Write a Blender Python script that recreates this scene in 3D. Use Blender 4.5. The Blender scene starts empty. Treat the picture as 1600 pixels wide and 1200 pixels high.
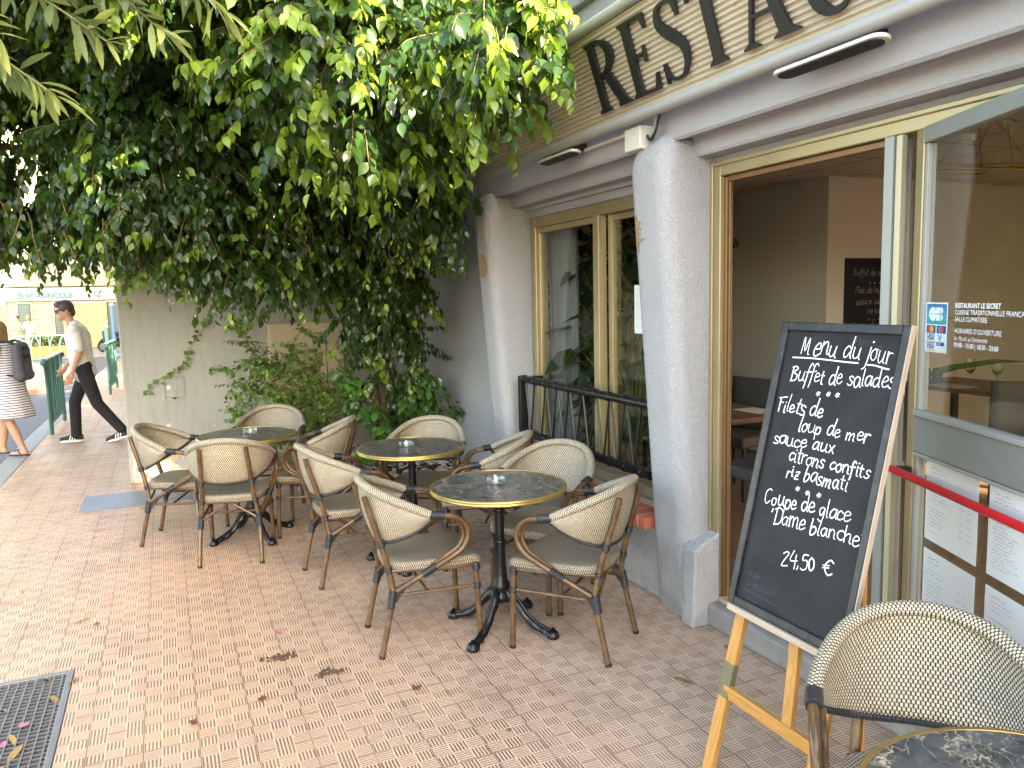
import bpy, bmesh, math, random
import numpy as np
from mathutils import Vector, Matrix
R = math.radians
random.seed(7)
rng = np.random.default_rng(11)
scene = bpy.context.scene
COL = scene.collection
# ---------------------------------------------------------------- camera
cam_d = bpy.data.cameras.new('camera'); cam = bpy.data.objects.new('camera', cam_d); COL.objects.link(cam)
cam_d.sensor_fit = 'HORIZONTAL'; cam_d.sensor_width = 36.0; cam_d.lens = 1209.456/1600*36
cam_d.clip_start = 0.05; cam_d.clip_end = 2000
r_ = (0.9121584, -0.4091935, -0.0229709); d_ = (-0.0668393, -0.0932293, -0.9933986); f_ = (0.4043507, 0.9076723, -0.1123901)
cam.matrix_world = Matrix(((r_[0], -d_[0], -f_[0], 0), (r_[1], -d_[1], -f_[1], 0), (r_[2], -d_[2], -f_[2], 1.66), (0, 0, 0, 1)))
scene.camera = cam
# ---------------------------------------------------------------- light
SUN_DIR = Vector((0.2516, -0.846, 0.469)).normalized()          # towards the sun
el = math.asin(SUN_DIR.z); az = math.atan2(SUN_DIR.x, SUN_DIR.y)
world = bpy.data.worlds.new('World'); scene.world = world; world.use_nodes = True
wn = world.node_tree.nodes; wl = world.node_tree.links
sky = wn.new('ShaderNodeTexSky'); sky.sky_type = 'NISHITA'; sky.sun_disc = False
sky.sun_elevation = el; sky.sun_rotation = az; sky.air_density = 1.0; sky.dust_density = 2.0; sky.ozone_density = 1.0
bg = wn['Background']; bg.inputs['Strength'].default_value = 0.15
wl.new(sky.outputs[0], bg.inputs[0])
sun_d = bpy.data.lights.new('sun', 'SUN'); sun = bpy.data.objects.new('sun', sun_d); COL.objects.link(sun)
sun_d.energy = 4.0; sun_d.angle = R(0.5); sun_d.color = (1.0, 0.92, 0.78)
sun.rotation_euler = SUN_DIR.to_track_quat('Z', 'Y').to_euler(); sun.location = (10, -12, 30)
scene.view_settings.view_transform = 'Standard'; scene.view_settings.look = 'None'
scene.view_settings.gamma = 1.0; scene.view_settings.exposure = 3.35
scene.view_settings.use_white_balance = True; scene.view_settings.white_balance_temperature = 7700; scene.view_settings.white_balance_tint = 10
scene.cycles.max_bounces = 10; scene.cycles.diffuse_bounces = 5; scene.cycles.transparent_max_bounces = 16
scene.cycles.transmission_bounces = 8; scene.cycles.caustics_reflective = False; scene.cycles.caustics_refractive = False

# ---------------------------------------------------------------- node helper
class NT:
    def __init__(s, name):
        s.m = bpy.data.materials.new(name); s.m.use_nodes = True
        s.t = s.m.node_tree; s.n = s.t.nodes; s.l = s.t.links
        s.b = s.n['Principled BSDF']; s._tc = None
    def put(s, sock, v):
        if v is None: return
        if isinstance(v, bpy.types.NodeSocket): s.l.new(v, sock)
        elif isinstance(v, (tuple, list)) and len(v) == 3 and sock.type == 'RGBA': sock.default_value = (*v, 1)
        else: sock.default_value = v
    def tc(s, k='Object'):
        if s._tc is None: s._tc = s.n.new('ShaderNodeTexCoord')
        return s._tc.outputs[k]
    def xyz(s, v):
        q = s.n.new('ShaderNodeSeparateXYZ'); s.put(q.inputs[0], v); return q.outputs
    def comb(s, x, y, z=0.0):
        q = s.n.new('ShaderNodeCombineXYZ'); s.put(q.inputs[0], x); s.put(q.inputs[1], y); s.put(q.inputs[2], z); return q.outputs[0]
    def M(s, op, a, b=None, c=None):
        q = s.n.new('ShaderNodeMath'); q.operation = op
        for i, v in enumerate((a, b, c)): s.put(q.inputs[i], v)
        return q.outputs[0]
    def mapping(s, v, scale=(1, 1, 1), loc=(0, 0, 0), rot=(0, 0, 0)):
        q = s.n.new('ShaderNodeMapping'); s.put(q.inputs[0], v); q.inputs['Scale'].default_value = scale
        q.inputs['Location'].default_value = loc; q.inputs['Rotation'].default_value = rot; return q.outputs[0]
    def noise(s, scale=5, detail=4, rough=.55, v=None, dist=0.0, col=False):
        q = s.n.new('ShaderNodeTexNoise'); s.put(q.inputs['Vector'], v if v is not None else s.tc())
        q.inputs['Scale'].default_value = scale; q.inputs['Detail'].default_value = detail
        q.inputs['Roughness'].default_value = rough; q.inputs['Distortion'].default_value = dist
        return q.outputs[1 if col else 0]
    def voro(s, scale=5, v=None, feature='F1', out=0, rnd=1.0):
        q = s.n.new('ShaderNodeTexVoronoi'); q.feature = feature; s.put(q.inputs['Vector'], v if v is not None else s.tc())
        q.inputs['Scale'].default_value = scale; q.inputs['Randomness'].default_value = rnd; return q.outputs[out]
    def white(s, v):
        q = s.n.new('ShaderNodeTexWhiteNoise'); s.put(q.inputs['Vector'], v); return q.outputs[0]
    def ramp(s, f, stops):
        q = s.n.new('ShaderNodeValToRGB'); s.put(q.inputs[0], f); e = q.color_ramp.elements
        while len(e) < len(stops): e.new(0.5)
        for x, (p, c) in zip(e, stops):
            x.position = p; x.color = (*c, 1) if len(c) == 3 else c
        return q.outputs[0]
    def mix(s, f, a, b, mode='MIX'):
        q = s.n.new('ShaderNodeMix'); q.data_type = 'RGBA'; q.blend_type = mode
        s.put(q.inputs[0], f); s.put(q.inputs[6], a); s.put(q.inputs[7], b); return q.outputs[2]
    def rng(s, v, a, b, c=0.0, d=1.0):
        q = s.n.new('ShaderNodeMapRange'); s.put(q.inputs[0], v)
        for i, x in enumerate((a, b, c, d)): q.inputs[i+1].default_value = x
        return q.outputs[0]
    def attr(s, name):
        q = s.n.new('ShaderNodeAttribute'); q.attribute_name = name; return q.outputs['Fac']
    def bump(s, h, strength=.3, dist=.01):
        q = s.n.new('ShaderNodeBump'); q.inputs['Strength'].default_value = strength; q.inputs['Distance'].default_value = dist
        s.put(q.inputs['Height'], h); s.l.new(q.outputs[0], s.b.inputs['Normal']); return q.outputs[0]
    def set(s, col=None, rough=None, metal=None, spec=None, **kw):
        s.put(s.b.inputs['Base Color'], col); s.put(s.b.inputs['Roughness'], rough); s.put(s.b.inputs['Metallic'], metal)
        s.put(s.b.inputs['Specular IOR Level'], spec)
        for k, v in kw.items(): s.put(s.b.inputs[k.replace('_', ' ')], v)
        return s.m

def plain(name, col, rough=.5, metal=0., var=.12, vs=8, bs=0, bstr=.2, bd=.004, spec=.5):
    n = NT(name); v = n.noise(vs, 5, .6)
    c = n.mix(v, tuple(x*(1-var) for x in col), tuple(min(1, x*(1+var)) for x in col))
    if bs: n.bump(n.noise(bs, 4, .6), bstr, bd)
    return n.set(c, n.rng(v, 0, 1, max(0, rough-.07), min(1, rough+.07)), metal, spec)

MAT = {}
# stucco (grey, textured)
def stucco(name, col, bscale=38, bstr=.55, chips=0.0, var=.10):
    n = NT(name); co = n.tc()
    big = n.noise(1.1, 5, .6); fine = n.noise(bscale, 4, .6, dist=.8)
    c = n.mix(big, tuple(x*(1-var) for x in col), tuple(x*(1+var) for x in col))
    if chips:
        z = n.xyz(co)[2]
        patch = n.noise(2.6, 6, .62, dist=.4)
        low = n.rng(z, 0.0, 1.3, .10, -.06)
        f = n.M('GREATER_THAN', n.M('ADD', patch, low), chips)
        c = n.mix(f, c, n.mix(n.noise(14), (.60, .44, .22), (.55, .46, .33)))
        st = n.noise(3.0, 5, .6, v=n.mapping(co, (6, 6, .6)))
        c = n.mix(n.rng(st, .5, .75, 0, .30), c, (.14, .13, .10))
    zz = n.xyz(co)[2]; dirt = n.M('MULTIPLY', n.rng(zz, .02, .42, 1, 0), n.rng(n.noise(5, 6, .65), .40, .66)); c = n.mix(n.M('MULTIPLY', dirt, .55), c, (.17, .14, .105))
    drip = n.rng(n.noise(4.0, 5, .6, v=n.mapping(co, (5, 5, .35))), .58, .80, 0, .11); c = n.mix(drip, c, (.20, .19, .17))
    n.bump(fine, bstr, .015)
    return n.set(c, .85, 0, .3)
MAT['stucco'] = stucco('grey_render', (.40, .40, .402), 70, 1.0)
MAT['stucco_band'] = stucco('grey_render_band', (.38, .38, .385), 75, .45)
MAT['stucco_wall'] = stucco('garden_wall_render', (.36, .355, .315), 26, .25, .66)
MAT['plaster_chip'] = plain('broken_plaster', (.34, .215, .12), .9, 0, .5, 60, 90, .9, .01)
MAT['cream'] = plain('cream_aluminium', (.46, .41, .28), .42, .25, .10, 3, 0, spec=.5)
MAT['gold'] = plain('gold_anodised_frame', (.37, .30, .165), .38, .5, .16, 5)
MAT['bronze'] = plain('bronze_jamb', (.22, .115, .05), .4, .5, .2, 12)
MAT['greyframe'] = plain('grey_green_aluminium', (.27, .29, .27), .4, .3, .12, 4)
MAT['rubber'] = plain('black_seal', (.02, .02, .02), .6)
MAT['black'] = plain('black_painted_iron', (.007, .007, .008), .33, .2, .3, 30, 60, .15, .002)
MAT['blackmatt'] = plain('black_matt_plastic', (.007, .0075, .0075), .5)
MAT['white'] = plain('white_plastic', (.60, .57, .50), .5, 0, .06)
MAT['paper'] = plain('white_paper', (.74, .76, .74), .7, 0, .04)
MAT['ink'] = plain('dark_ink', (.07, .07, .08), .7)
MAT['chalk'] = plain('white_chalk', (.86, .87, .88), .9, 0, .06, 220)
MAT['red'] = plain('red_bar_paint', (.55, .012, .018), .3, 0, .1)
MAT['pipe'] = plain('pale_grey_pipe', (.35, .345, .32), .45, .1, .16, 3)
MAT['bandlight'] = plain('pale_strip', (.62, .56, .48), .5)
def brick_mat():
    n = NT('terracotta_sill_brick'); co = n.xyz(n.tc()); y = n.M('DIVIDE', co[1], .105)
    cell = n.M('FLOOR', y); fr = n.M('FRACT', y)
    joint = n.M('LESS_THAN', fr, .07)
    c = n.mix(n.white(n.comb(cell, 0)), (.40, .09, .05), (.52, .15, .08))
    c = n.mix(n.rng(n.noise(30), .4, .7, 0, .5), c, (.30, .06, .04))
    c = n.mix(joint, c, (.55, .47, .40))
    n.bump(n.M('SUBTRACT', 1.0, joint), .4, .004)
    return n.set(c, .55)
MAT['brick'] = brick_mat()
def corrug():
    n = NT('cream_ribbed_sheet')
    c = n.mix(n.noise(1.6, 5), (.44, .37, .26), (.56, .49, .37))
    rust = n.rng(n.noise(26, 6, .7, v=n.mapping(n.tc(), (1, .35, 1))), .60, .72)
    c = n.mix(n.M('MULTIPLY', rust, .7), c, (.22, .12, .06))
    return n.set(c, .45, .1)
MAT['ribbed'] = corrug()
# pavement tiles
def tile_mat():
    n = NT('ridged_terracotta_tiles'); T = .195
    x, y, z = n.xyz(n.tc())[:3]
    tx = n.M('DIVIDE', n.M('ADD', x, .178), T); ty = n.M('DIVIDE', n.M('ADD', y, .06), T)
    cx, cy = n.M('FLOOR', tx), n.M('FLOOR', ty); fx, fy = n.M('FRACT', tx), n.M('FRACT', ty)
    bx, by = n.M('MULTIPLY', fx, 3.0), n.M('MULTIPLY', fy, 3.0)
    rnd = n.white(n.comb(cx, cy, 3.3)); flip = n.M('GREATER_THAN', n.white(n.comb(cx, cy, 8.1)), .74)
    par = n.M('FLOORED_MODULO', n.M('ADD', n.M('ADD', n.M('FLOOR', n.M('MULTIPLY', tx, 3.0)), n.M('FLOOR', n.M('MULTIPLY', ty, 3.0))), flip), 2.0)
    gx, gy = n.M('FRACT', bx), n.M('FRACT', by)
    s = n.M('ADD', n.M('MULTIPLY', gx, n.M('SUBTRACT', 1.0, par)), n.M('MULTIPLY', gy, par))     # across the ridges
    o = n.M('ADD', n.M('MULTIPLY', gy, n.M('SUBTRACT', 1.0, par)), n.M('MULTIPLY', gx, par))     # along
    wave = n.M('PINGPONG', n.M('MULTIPLY', s, 5.0), .5)                                          # 0 at cell edge, .5 in the middle
    slot = n.rng(wave, .22, .30); 
    endm = n.rng(n.M('PINGPONG', o, .5), .03, .075)
    slot = n.M('MULTIPLY', slot, endm)
    ex = n.M('PINGPONG', fx, .5); ey = n.M('PINGPONG', fy, .5)
    grout = n.M('SUBTRACT', 1.0, n.rng(n.M('MINIMUM', ex, ey), .006, .016))
    big = n.noise(.75, 5, .6); mid = n.noise(4.5, 6, .62); fine = n.noise(60, 3)
    warm = n.mix(n.rng(big, .38, .64), (.68, .42, .255), (.69, .405, .215))
    cool = n.mix(rnd, (.60, .43, .31), (.66, .475, .35))
    c = n.mix(n.rng(n.M('ADD', x, n.M('MULTIPLY', big, 1.5)), .9, 2.6), warm, cool)
    c = n.mix(n.M('MULTIPLY', rnd, .35), c, n.mix(mid, (.44, .27, .17), (.68, .46, .31)))
    c = n.mix(n.rng(mid, .50, .74, 0, .45), c, (.30, .205, .135))
    c = n.mix(n.rng(fine, .45, .75, 0, .22), c, (.66, .50, .37))
    worn = n.rng(n.noise(1.7, 4), .35, .65, .72, .98)
    c = n.mix(n.M('MULTIPLY', n.M('MULTIPLY', slot, worn), n.M('SUBTRACT', 1.0, n.M('MULTIPLY', par, .30))), c, n.mix(mid, (.075, .045, .031), (.175, .105, .072)))
    c = n.mix(n.M('MULTIPLY', grout, n.rng(n.noise(2.2, 4), .3, .6, .40, .9)), c, (.12, .08, .055))
    stn = n.rng(n.noise(1.15, 6, .66, dist=.5), .56, .70, 0, .34); c = n.mix(stn, c, (.20, .135, .09)); spots = n.rng(n.voro(2.4, rnd=1.0), .030, .042, 1, 0); c = n.mix(n.M('MULTIPLY', spots, n.rng(n.noise(2), .55, .6)), c, (.07, .045, .035))
    h = n.M('SUBTRACT', n.M('SUBTRACT', 1.0, n.M('MULTIPLY', slot, .9)), grout)
    n.bump(n.M('ADD', h, n.M('MULTIPLY', fine, .25)), .55, .003)
    return n.set(c, n.rng(mid, .3, .7, .42, .62), 0, .45)
MAT['tile'] = tile_mat()
MAT['asphalt'] = plain('road_asphalt', (.105, .108, .115), .8, 0, .22, 3, 160, .5, .006)
MAT['kerb'] = plain('granite_kerb', (.30, .285, .26), .7, 0, .2, 20, 80, .3, .004)
MAT['concrete'] = plain('step_concrete', (.22, .205, .185), .8, 0, .4, 9, 70, .5, .006)
MAT['island'] = plain('terracotta_paving', (.30, .175, .12), .7, 0, .15, 2)
MAT['plaza'] = plain('pale_paving', (.27, .245, .22), .7, 0, .12, 2)
MAT['soil'] = plain('dark_soil', (.045, .03, .02), .95, 0, .5, 25, 60, .9, .02)
MAT['stone'] = plain('bed_stone', (.30, .23, .16), .8, 0, .35, 12, 40, .5, .01)
MAT['gravel'] = plain('white_pebble', (.42, .38, .33), .7, 0, .3, 30)
# glass: thin pane, mirror at grazing angles
def pane_mat(name, tint=(.80, .84, .80), ior=1.5, boost=1.0):
    n = NT(name); n.n.remove(n.b)
    tr = n.n.new('ShaderNodeBsdfTransparent'); tr.inputs[0].default_value = (*tint, 1)
    gl = n.n.new('ShaderNodeBsdfGlossy'); gl.inputs['Roughness'].default_value = .004; gl.inputs[0].default_value = (.95, .97, .95, 1)
    fr = n.n.new('ShaderNodeFresnel'); gm = n.n.new('ShaderNodeNewGeometry')
    n.l.new(n.rng(gm.outputs['Backfacing'], 0, 1, ior, 1/ior), fr.inputs[0])
    mx = n.n.new('ShaderNodeMixShader'); n.l.new(n.M('MULTIPLY', fr.outputs[0], boost), mx.inputs[0])
    n.l.new(tr.outputs[0], mx.inputs[1]); n.l.new(gl.outputs[0], mx.inputs[2])
    n.l.new(mx.outputs[0], n.n['Material Output'].inputs[0]); return n.m
MAT['pane'] = pane_mat('window_glass', (.90, .92, .89), 1.5, .8)
MAT['clear'] = NT('clear_glass').set((.95, .97, .96), .02, 0, .6, Transmission_Weight=1.0, IOR=1.45)
# rattan weave: UVs in metres
def weave(name, p=.0110, cream=(.56, .485, .345), dark=(.020, .016, .013)):
    n = NT(name); u, v, _ = n.xyz(n.tc('UV'))[:3]
    V = n.M('DIVIDE', v, p*.78); row = n.M('FLOOR', V); fv = n.M('FRACT', V)
    U = n.M('ADD', n.M('DIVIDE', u, p), n.M('MULTIPLY', n.M('MODULO', row, 2.0), .5)); fu = n.M('FRACT', U)
    pu = n.M('PINGPONG', n.M('SUBTRACT', fu, .30), .5)       # distance from the strand centre
    a = n.rng(n.M('ABSOLUTE', n.M('SUBTRACT', fu, .32)), .25, .325, 1, 0)
    b = n.rng(n.M('ABSOLUTE', n.M('SUBTRACT', fv, .5)), .36, .5, 1, 0)
    k = n.M('MULTIPLY', a, b)
    rnd = n.white(n.comb(n.M('FLOOR', U), row))
    big = n.noise(5, 4)
    cc = n.mix(n.rng(n.M('ADD', n.M('MULTIPLY', rnd, .5), n.M('MULTIPLY', big, .6)), .2, .9), tuple(x*.80 for x in cream), tuple(min(1, x*1.12) for x in cream))
    c = n.mix(k, n.mix(rnd, dark, tuple(x*2.2 for x in dark)), cc)
    n.bump(n.M('ADD', k, n.M('MULTIPLY', n.M('SUBTRACT', 1.0, a), .35)), .6, .0018)
    return n.set(c, .45, 0, .4)
MAT['weave'] = weave('cream_black_rattan'); MAT['weave_seat'] = weave('seat_rattan', .0105, (.40, .335, .235), (.022, .017, .013))
def bamboo():
    n = NT('bronze_bamboo_tube'); v = n.noise(9, 5, .6, v=n.mapping(n.tc('UV'), (3, 40, 1)))
    w = n.noise(14, 4)
    c = n.mix(n.rng(v, .32, .68), (.026, .014, .008), (.16, .088, .038))
    c = n.mix(n.rng(w, .45, .7, 0, .6), c, (.20, .12, .055))
    return n.set(c, .30, .15, .5)
MAT['bamboo'] = bamboo()
def wrap():
    n = NT('black_binding_cord'); u = n.xyz(n.tc('UV'))[0]
    n.bump(n.M('PINGPONG', n.M('DIVIDE', u, .005), 1.0), .8, .003)
    return n.set(n.mix(n.noise(40), (.009, .009, .010), (.030, .029, .030)), .4)
MAT['wrap'] = wrap()
def marble():
    n = NT('black_veined_marble'); co = n.tc()
    w = n.noise(7, 4, .6, col=True); 
    q = n.n.new('ShaderNodeMixRGB'); q.blend_type = 'ADD'; q.inputs[0].default_value = .22
    n.put(q.inputs[1], co); n.put(q.inputs[2], w); vv = q.outputs[0]
    e1 = n.voro(4.6, vv, 'DISTANCE_TO_EDGE'); e2 = n.voro(15, vv, 'DISTANCE_TO_EDGE'); e3 = n.voro(36, vv, 'DISTANCE_TO_EDGE')
    v1 = n.rng(e1, .0, .014, 1, 0); v2 = n.rng(e2, 0, .020, .8, 0); v3 = n.rng(e3, 0, .035, .6, 0)
    m2 = n.M('MULTIPLY', v2, n.rng(n.noise(5), .34, .52)); m3 = n.M('MULTIPLY', v3, n.rng(n.noise(6, v=n.mapping(co, (1, 1, 1), (3, 2, 0))), .45, .62))
    k = n.M('MINIMUM', n.M('ADD', n.M('ADD', n.M('MULTIPLY', v1, n.rng(n.noise(3), .36, .55)), m2), m3), 1.0)
    base = n.mix(n.rng(n.noise(13, 6, .65), .35, .7), (.020, .022, .022), (.105, .107, .104))
    return n.set(n.mix(k, base, (.50, .40, .25)), n.rng(n.noise(20), 0, 1, .22, .36), 0, .4)
MAT['marble'] = marble()
MAT['brass'] = plain('brass_rim', (.52, .37, .13), .33, .85, .15, 18)
MAT['board'] = (lambda n: n.set(n.mix(n.rng(n.noise(5, 6, .65, dist=.6), .35, .75), (.006, .006, .0075), (.020, .020, .023)), .62, 0, .35))(NT('black_slate_board'))
def wood(name, a, b, sc=(3, 30, 30)):
    n = NT(name); v = n.noise(4, 5, .6, v=n.mapping(n.tc('UV'), sc), dist=.5)
    return n.set(n.mix(n.rng(v, .3, .7), a, b), .45, 0, .4)
MAT['pine'] = wood('orange_varnished_pine', (.40, .17, .035), (.58, .30, .085), (2, 30, 1))
MAT['rawwood'] = wood('bare_worn_wood', (.36, .27, .20), (.50, .40, .30), (2, 30, 1))
MAT['tape'] = plain('olive_tape', (.14, .12, .06), .5)
MAT['steel'] = plain('galvanised_steel', (.20, .195, .19), .45, .6, .3, 15)
MAT['bluesteel'] = (lambda n: (n.bump(n.voro(55), .5, .004), n.set(n.mix(n.noise(5), (.10, .115, .13), (.20, .225, .25)), .42, .4))[1])(NT('chequered_steel_plate'))

# ---------------------------------------------------------------- mesh builder
class MB:
    def __init__(s): s.v = []; s.f = []; s.uv = []          # uv: per face, list of (u,v)
    def add(s, vs, fs, uvs=None):
        o = len(s.v); s.v += [tuple(p) for p in vs]
        for i, f in enumerate(fs):
            s.f.append(tuple(k+o for k in f)); s.uv.append(uvs[i] if uvs else None)
        return s
    def box(s, lo, hi, mat=None):
        x0, y0, z0 = lo; x1, y1, z1 = hi
        vs = [(x0,y0,z0),(x1,y0,z0),(x1,y1,z0),(x0,y1,z0),(x0,y0,z1),(x1,y0,z1),(x1,y1,z1),(x0,y1,z1)]
        if mat is not None: vs = [tuple(mat @ Vector(v)) for v in vs]
        fs = [(0,3,2,1),(4,5,6,7),(0,1,5,4),(1,2,6,5),(2,3,7,6),(3,0,4,7)]
        dx, dy, dz = x1-x0, y1-y0, z1-z0
        def q(a, b): return [(0,0),(a,0),(a,b),(0,b)] if a >= b else [(0,0),(0,a),(b,a),(b,0)]
        return s.add(vs, fs, [q(dx,dy),q(dx,dy),q(dx,dz),q(dy,dz),q(dx,dz),q(dy,dz)])
    def beam(s, a, b, w, h, up=(0, 0, 1)):                   # box from a to b, w wide sideways, h thick along 'up'
        a, b = Vector(a), Vector(b); d = b-a; L = d.length; d.normalize()
        sd = d.cross(Vector(up)).normalized(); u = sd.cross(d)
        m = Matrix(((d.x, sd.x, u.x, a.x), (d.y, sd.y, u.y, a.y), (d.z, sd.z, u.z, a.z), (0, 0, 0, 1)))
        return s.box((0, -w/2, -h/2), (L, w/2, h/2), m)
    def tube(s, path, rad, seg=10, cap=True, closed=False):
        P = [Vector(p) for p in path]; n = len(P); rs = rad if isinstance(rad, (list, tuple)) else [rad]*n
        T = []
        for i in range(n):
            a = P[i-1] if (i > 0 or closed) else P[i]; b = P[(i+1) % n] if (i < n-1 or closed) else P[i]
            T.append((b-a).normalized())
        ref = Vector((0, 0, 1)) if abs(T[0].z) < .9 else Vector((1, 0, 0))
        N = T[0].cross(ref).normalized(); vs = []; L = [0]
        for i in range(n):
            if i: L.append(L[-1]+(P[i]-P[i-1]).length)
            N = (N - T[i]*N.dot(T[i])).normalized(); B = T[i].cross(N)
            for k in range(seg):
                a = 2*math.pi*k/seg; vs.append(P[i]+(N*math.cos(a)+B*math.sin(a))*rs[i])
        fs, us = [], []
        for i in range(n if closed else n-1):
            j = (i+1) % n
            for k in range(seg):
                k2 = (k+1) % seg; fs.append((i*seg+k, i*seg+k2, j*seg+k2, j*seg+k))
                c = 2*math.pi*max(rs[i], 1e-4)/seg; l0 = L[i]; l1 = L[j] if j else L[i]+(P[0]-P[i]).length
                us.append([(l0, k*c), (l0, (k+1)*c), (l1, (k+1)*c), (l1, k*c)])
        if cap and not closed:
            fs.append(tuple(reversed(range(seg)))); us.append([(0, 0)]*seg)
            fs.append(tuple((n-1)*seg+k for k in range(seg))); us.append([(0, 0)]*seg)
        return s.add(vs, fs, us)
    def lathe(s, prof, seg=32, c=(0, 0, 0), cap=True):
        n = len(prof); vs = []
        for r, z in prof:
            for k in range(seg):
                a = 2*math.pi*k/seg; vs.append((c[0]+r*math.cos(a), c[1]+r*math.sin(a), c[2]+z))
        fs = []
        for i in range(n-1):
            for k in range(seg):
                k2 = (k+1) % seg; fs.append((i*seg+k, i*seg+k2, (i+1)*seg+k2, (i+1)*seg+k))
        if cap:
            fs.append(tuple(reversed(range(seg)))); fs.append(tuple((n-1)*seg+k for k in range(seg)))
        return s.add(vs, fs)
    def prism(s, poly, mat, depth):                          # poly in local xy, extruded along local z by depth; mat places it
        n = len(poly)
        vs = [tuple(mat @ Vector((x, y, 0))) for x, y in poly]+[tuple(mat @ Vector((x, y, depth))) for x, y in poly]
        fs = [tuple(reversed(range(n))), tuple(range(n, 2*n))]+[(i, (i+1) % n, n+(i+1) % n, n+i) for i in range(n)]
        return s.add(vs, fs)
    def grid(s, rows, uvs=None):                             # rows of points -> quads
        m = len(rows); k = len(rows[0]); vs = [p for r in rows for p in r]; fs, us = [], []
        for i in range(m-1):
            for j in range(k-1):
                f = (i*k+j, i*k+j+1, (i+1)*k+j+1, (i+1)*k+j); fs.append(f)
                us.append([uvs[a//k][a % k] for a in f] if uvs else None)
        return s.add(vs, fs, us)
    def ribbon(s, pts, w, mat, z=0.0):                       # flat stroke in local xy
        P = [Vector((x, y)) for x, y in pts]; n = len(P); A, B = [], []
        for i in range(n):
            t = (P[min(n-1, i+1)]-P[max(0, i-1)])
            t = t.normalized() if t.length > 1e-9 else Vector((1, 0)); nn = Vector((-t.y, t.x))*w/2
            e = t*(-w*.35 if i == 0 else w*.35 if i == n-1 else 0)
            A.append(mat @ Vector((*(P[i]+e+nn), z))); B.append(mat @ Vector((*(P[i]+e-nn), z)))
        o = len(s.v); s.v += [tuple(p) for p in A]+[tuple(p) for p in B]
        for i in range(n-1): s.f.append((o+n+i, o+n+i+1, o+i+1, o+i)); s.uv.append(None)
        return s
    def mesh(s, name, smooth=False):
        me = bpy.data.meshes.new(name); me.from_pydata(s.v, [], s.f)
        if any(u is not None for u in s.uv):
            ul = me.uv_layers.new(name='UVMap'); flat = []
            for f, u in zip(s.f, s.uv): flat += [c for p in (u or [(0, 0)]*len(f)) for c in p]
            ul.data.foreach_set('uv', flat)
        if smooth: me.polygons.foreach_set('use_smooth', [True]*len(me.polygons))
        me.update(); return me
    def build(s, name, mat, parent=None, smooth=False, bevel=0, weld=False, sharp=None):
        me = s.mesh(name, smooth); me.materials.append(MAT[mat] if isinstance(mat, str) else mat)
        o = bpy.data.objects.new(name, me); COL.objects.link(o)
        if parent is not None: o.parent = parent
        if weld:
            w = o.modifiers.new('weld', 'WELD'); w.merge_threshold = .0005
        if bevel:
            b = o.modifiers.new('bevel', 'BEVEL'); b.width = bevel; b.segments = 2; b.limit_method = 'ANGLE'; b.angle_limit = R(40)
            b.harden_normals = False
        if smooth and sharp is None: sharp = 40
        if sharp:
            me.set_sharp_from_angle(angle=R(sharp))
        return o
def tag(o, label=None, cat=None, group=None, kind=None):
    for k, v in (('label', label), ('category', cat), ('group', group), ('kind', kind)):
        if v: o[k] = v
    return o
def thing(name, label, cat, loc=(0, 0, 0), rz=0.0, group=None):
    o = bpy.data.objects.new(name, None); COL.objects.link(o); o.empty_display_size = .1
    o.location = loc; o.rotation_euler = (0, 0, rz); return tag(o, label, cat, group)
def copy_tree(o, parent=None):
    c = o.copy(); COL.objects.link(c); c.parent = parent
    for ch in [x for x in o.children]: copy_tree(ch, c)
    return c
def struct(o): o['kind'] = 'structure'; return o
def cr(pts, n=8, closed=False):                              # Catmull-Rom through points
    P = [np.array(p, float) for p in pts]
    if closed: P = [P[-1]]+P+[P[0], P[1]]
    else: P = [2*P[0]-P[1]]+P+[2*P[-1]-P[-2]]
    o = []
    for i in range(1, len(P)-2):
        a, b, c, d = P[i-1:i+3]
        for t in np.linspace(0, 1, n, endpoint=False):
            o.append(.5*(2*b+(c-a)*t+(2*a-5*b+4*c-d)*t*t+(3*b-a-3*c+d)*t**3))
    if not closed: o.append(P[-2])
    return [tuple(p) for p in o]
def text_into(mb, s, size, mat, align='LEFT', sx=1.0, shear=0.0, depth=0.0, space=1.0, bold=0.0, width=None):
    c = bpy.data.curves.new('text', 'FONT'); c.body = s; c.size = size; c.align_x = align; c.shear = shear
    c.resolution_u = 3; c.extrude = depth; c.space_character = space; c.offset = bold
    o = bpy.data.objects.new('text', c); me = bpy.data.meshes.new_from_object(o)
    if width: sx = width/max(v.co.x for v in me.vertices)
    vs = [tuple(mat @ Vector((v.co.x*sx, v.co.y, v.co.z))) for v in me.vertices]
    mb.add(vs, [tuple(p.vertices) for p in me.polygons])
    bpy.data.objects.remove(o); bpy.data.curves.remove(c); bpy.data.meshes.remove(me); return mb
def frame_mat(o, x, y):                                      # local frame: origin o, axes x, y, z = x cross y
    x, y = Vector(x).normalized(), Vector(y).normalized(); z = x.cross(y)
    return Matrix(((x.x, y.x, z.x, o[0]), (x.y, y.y, z.y, o[1]), (x.z, y.z, z.z, o[2]), (0, 0, 0, 1)))
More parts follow.
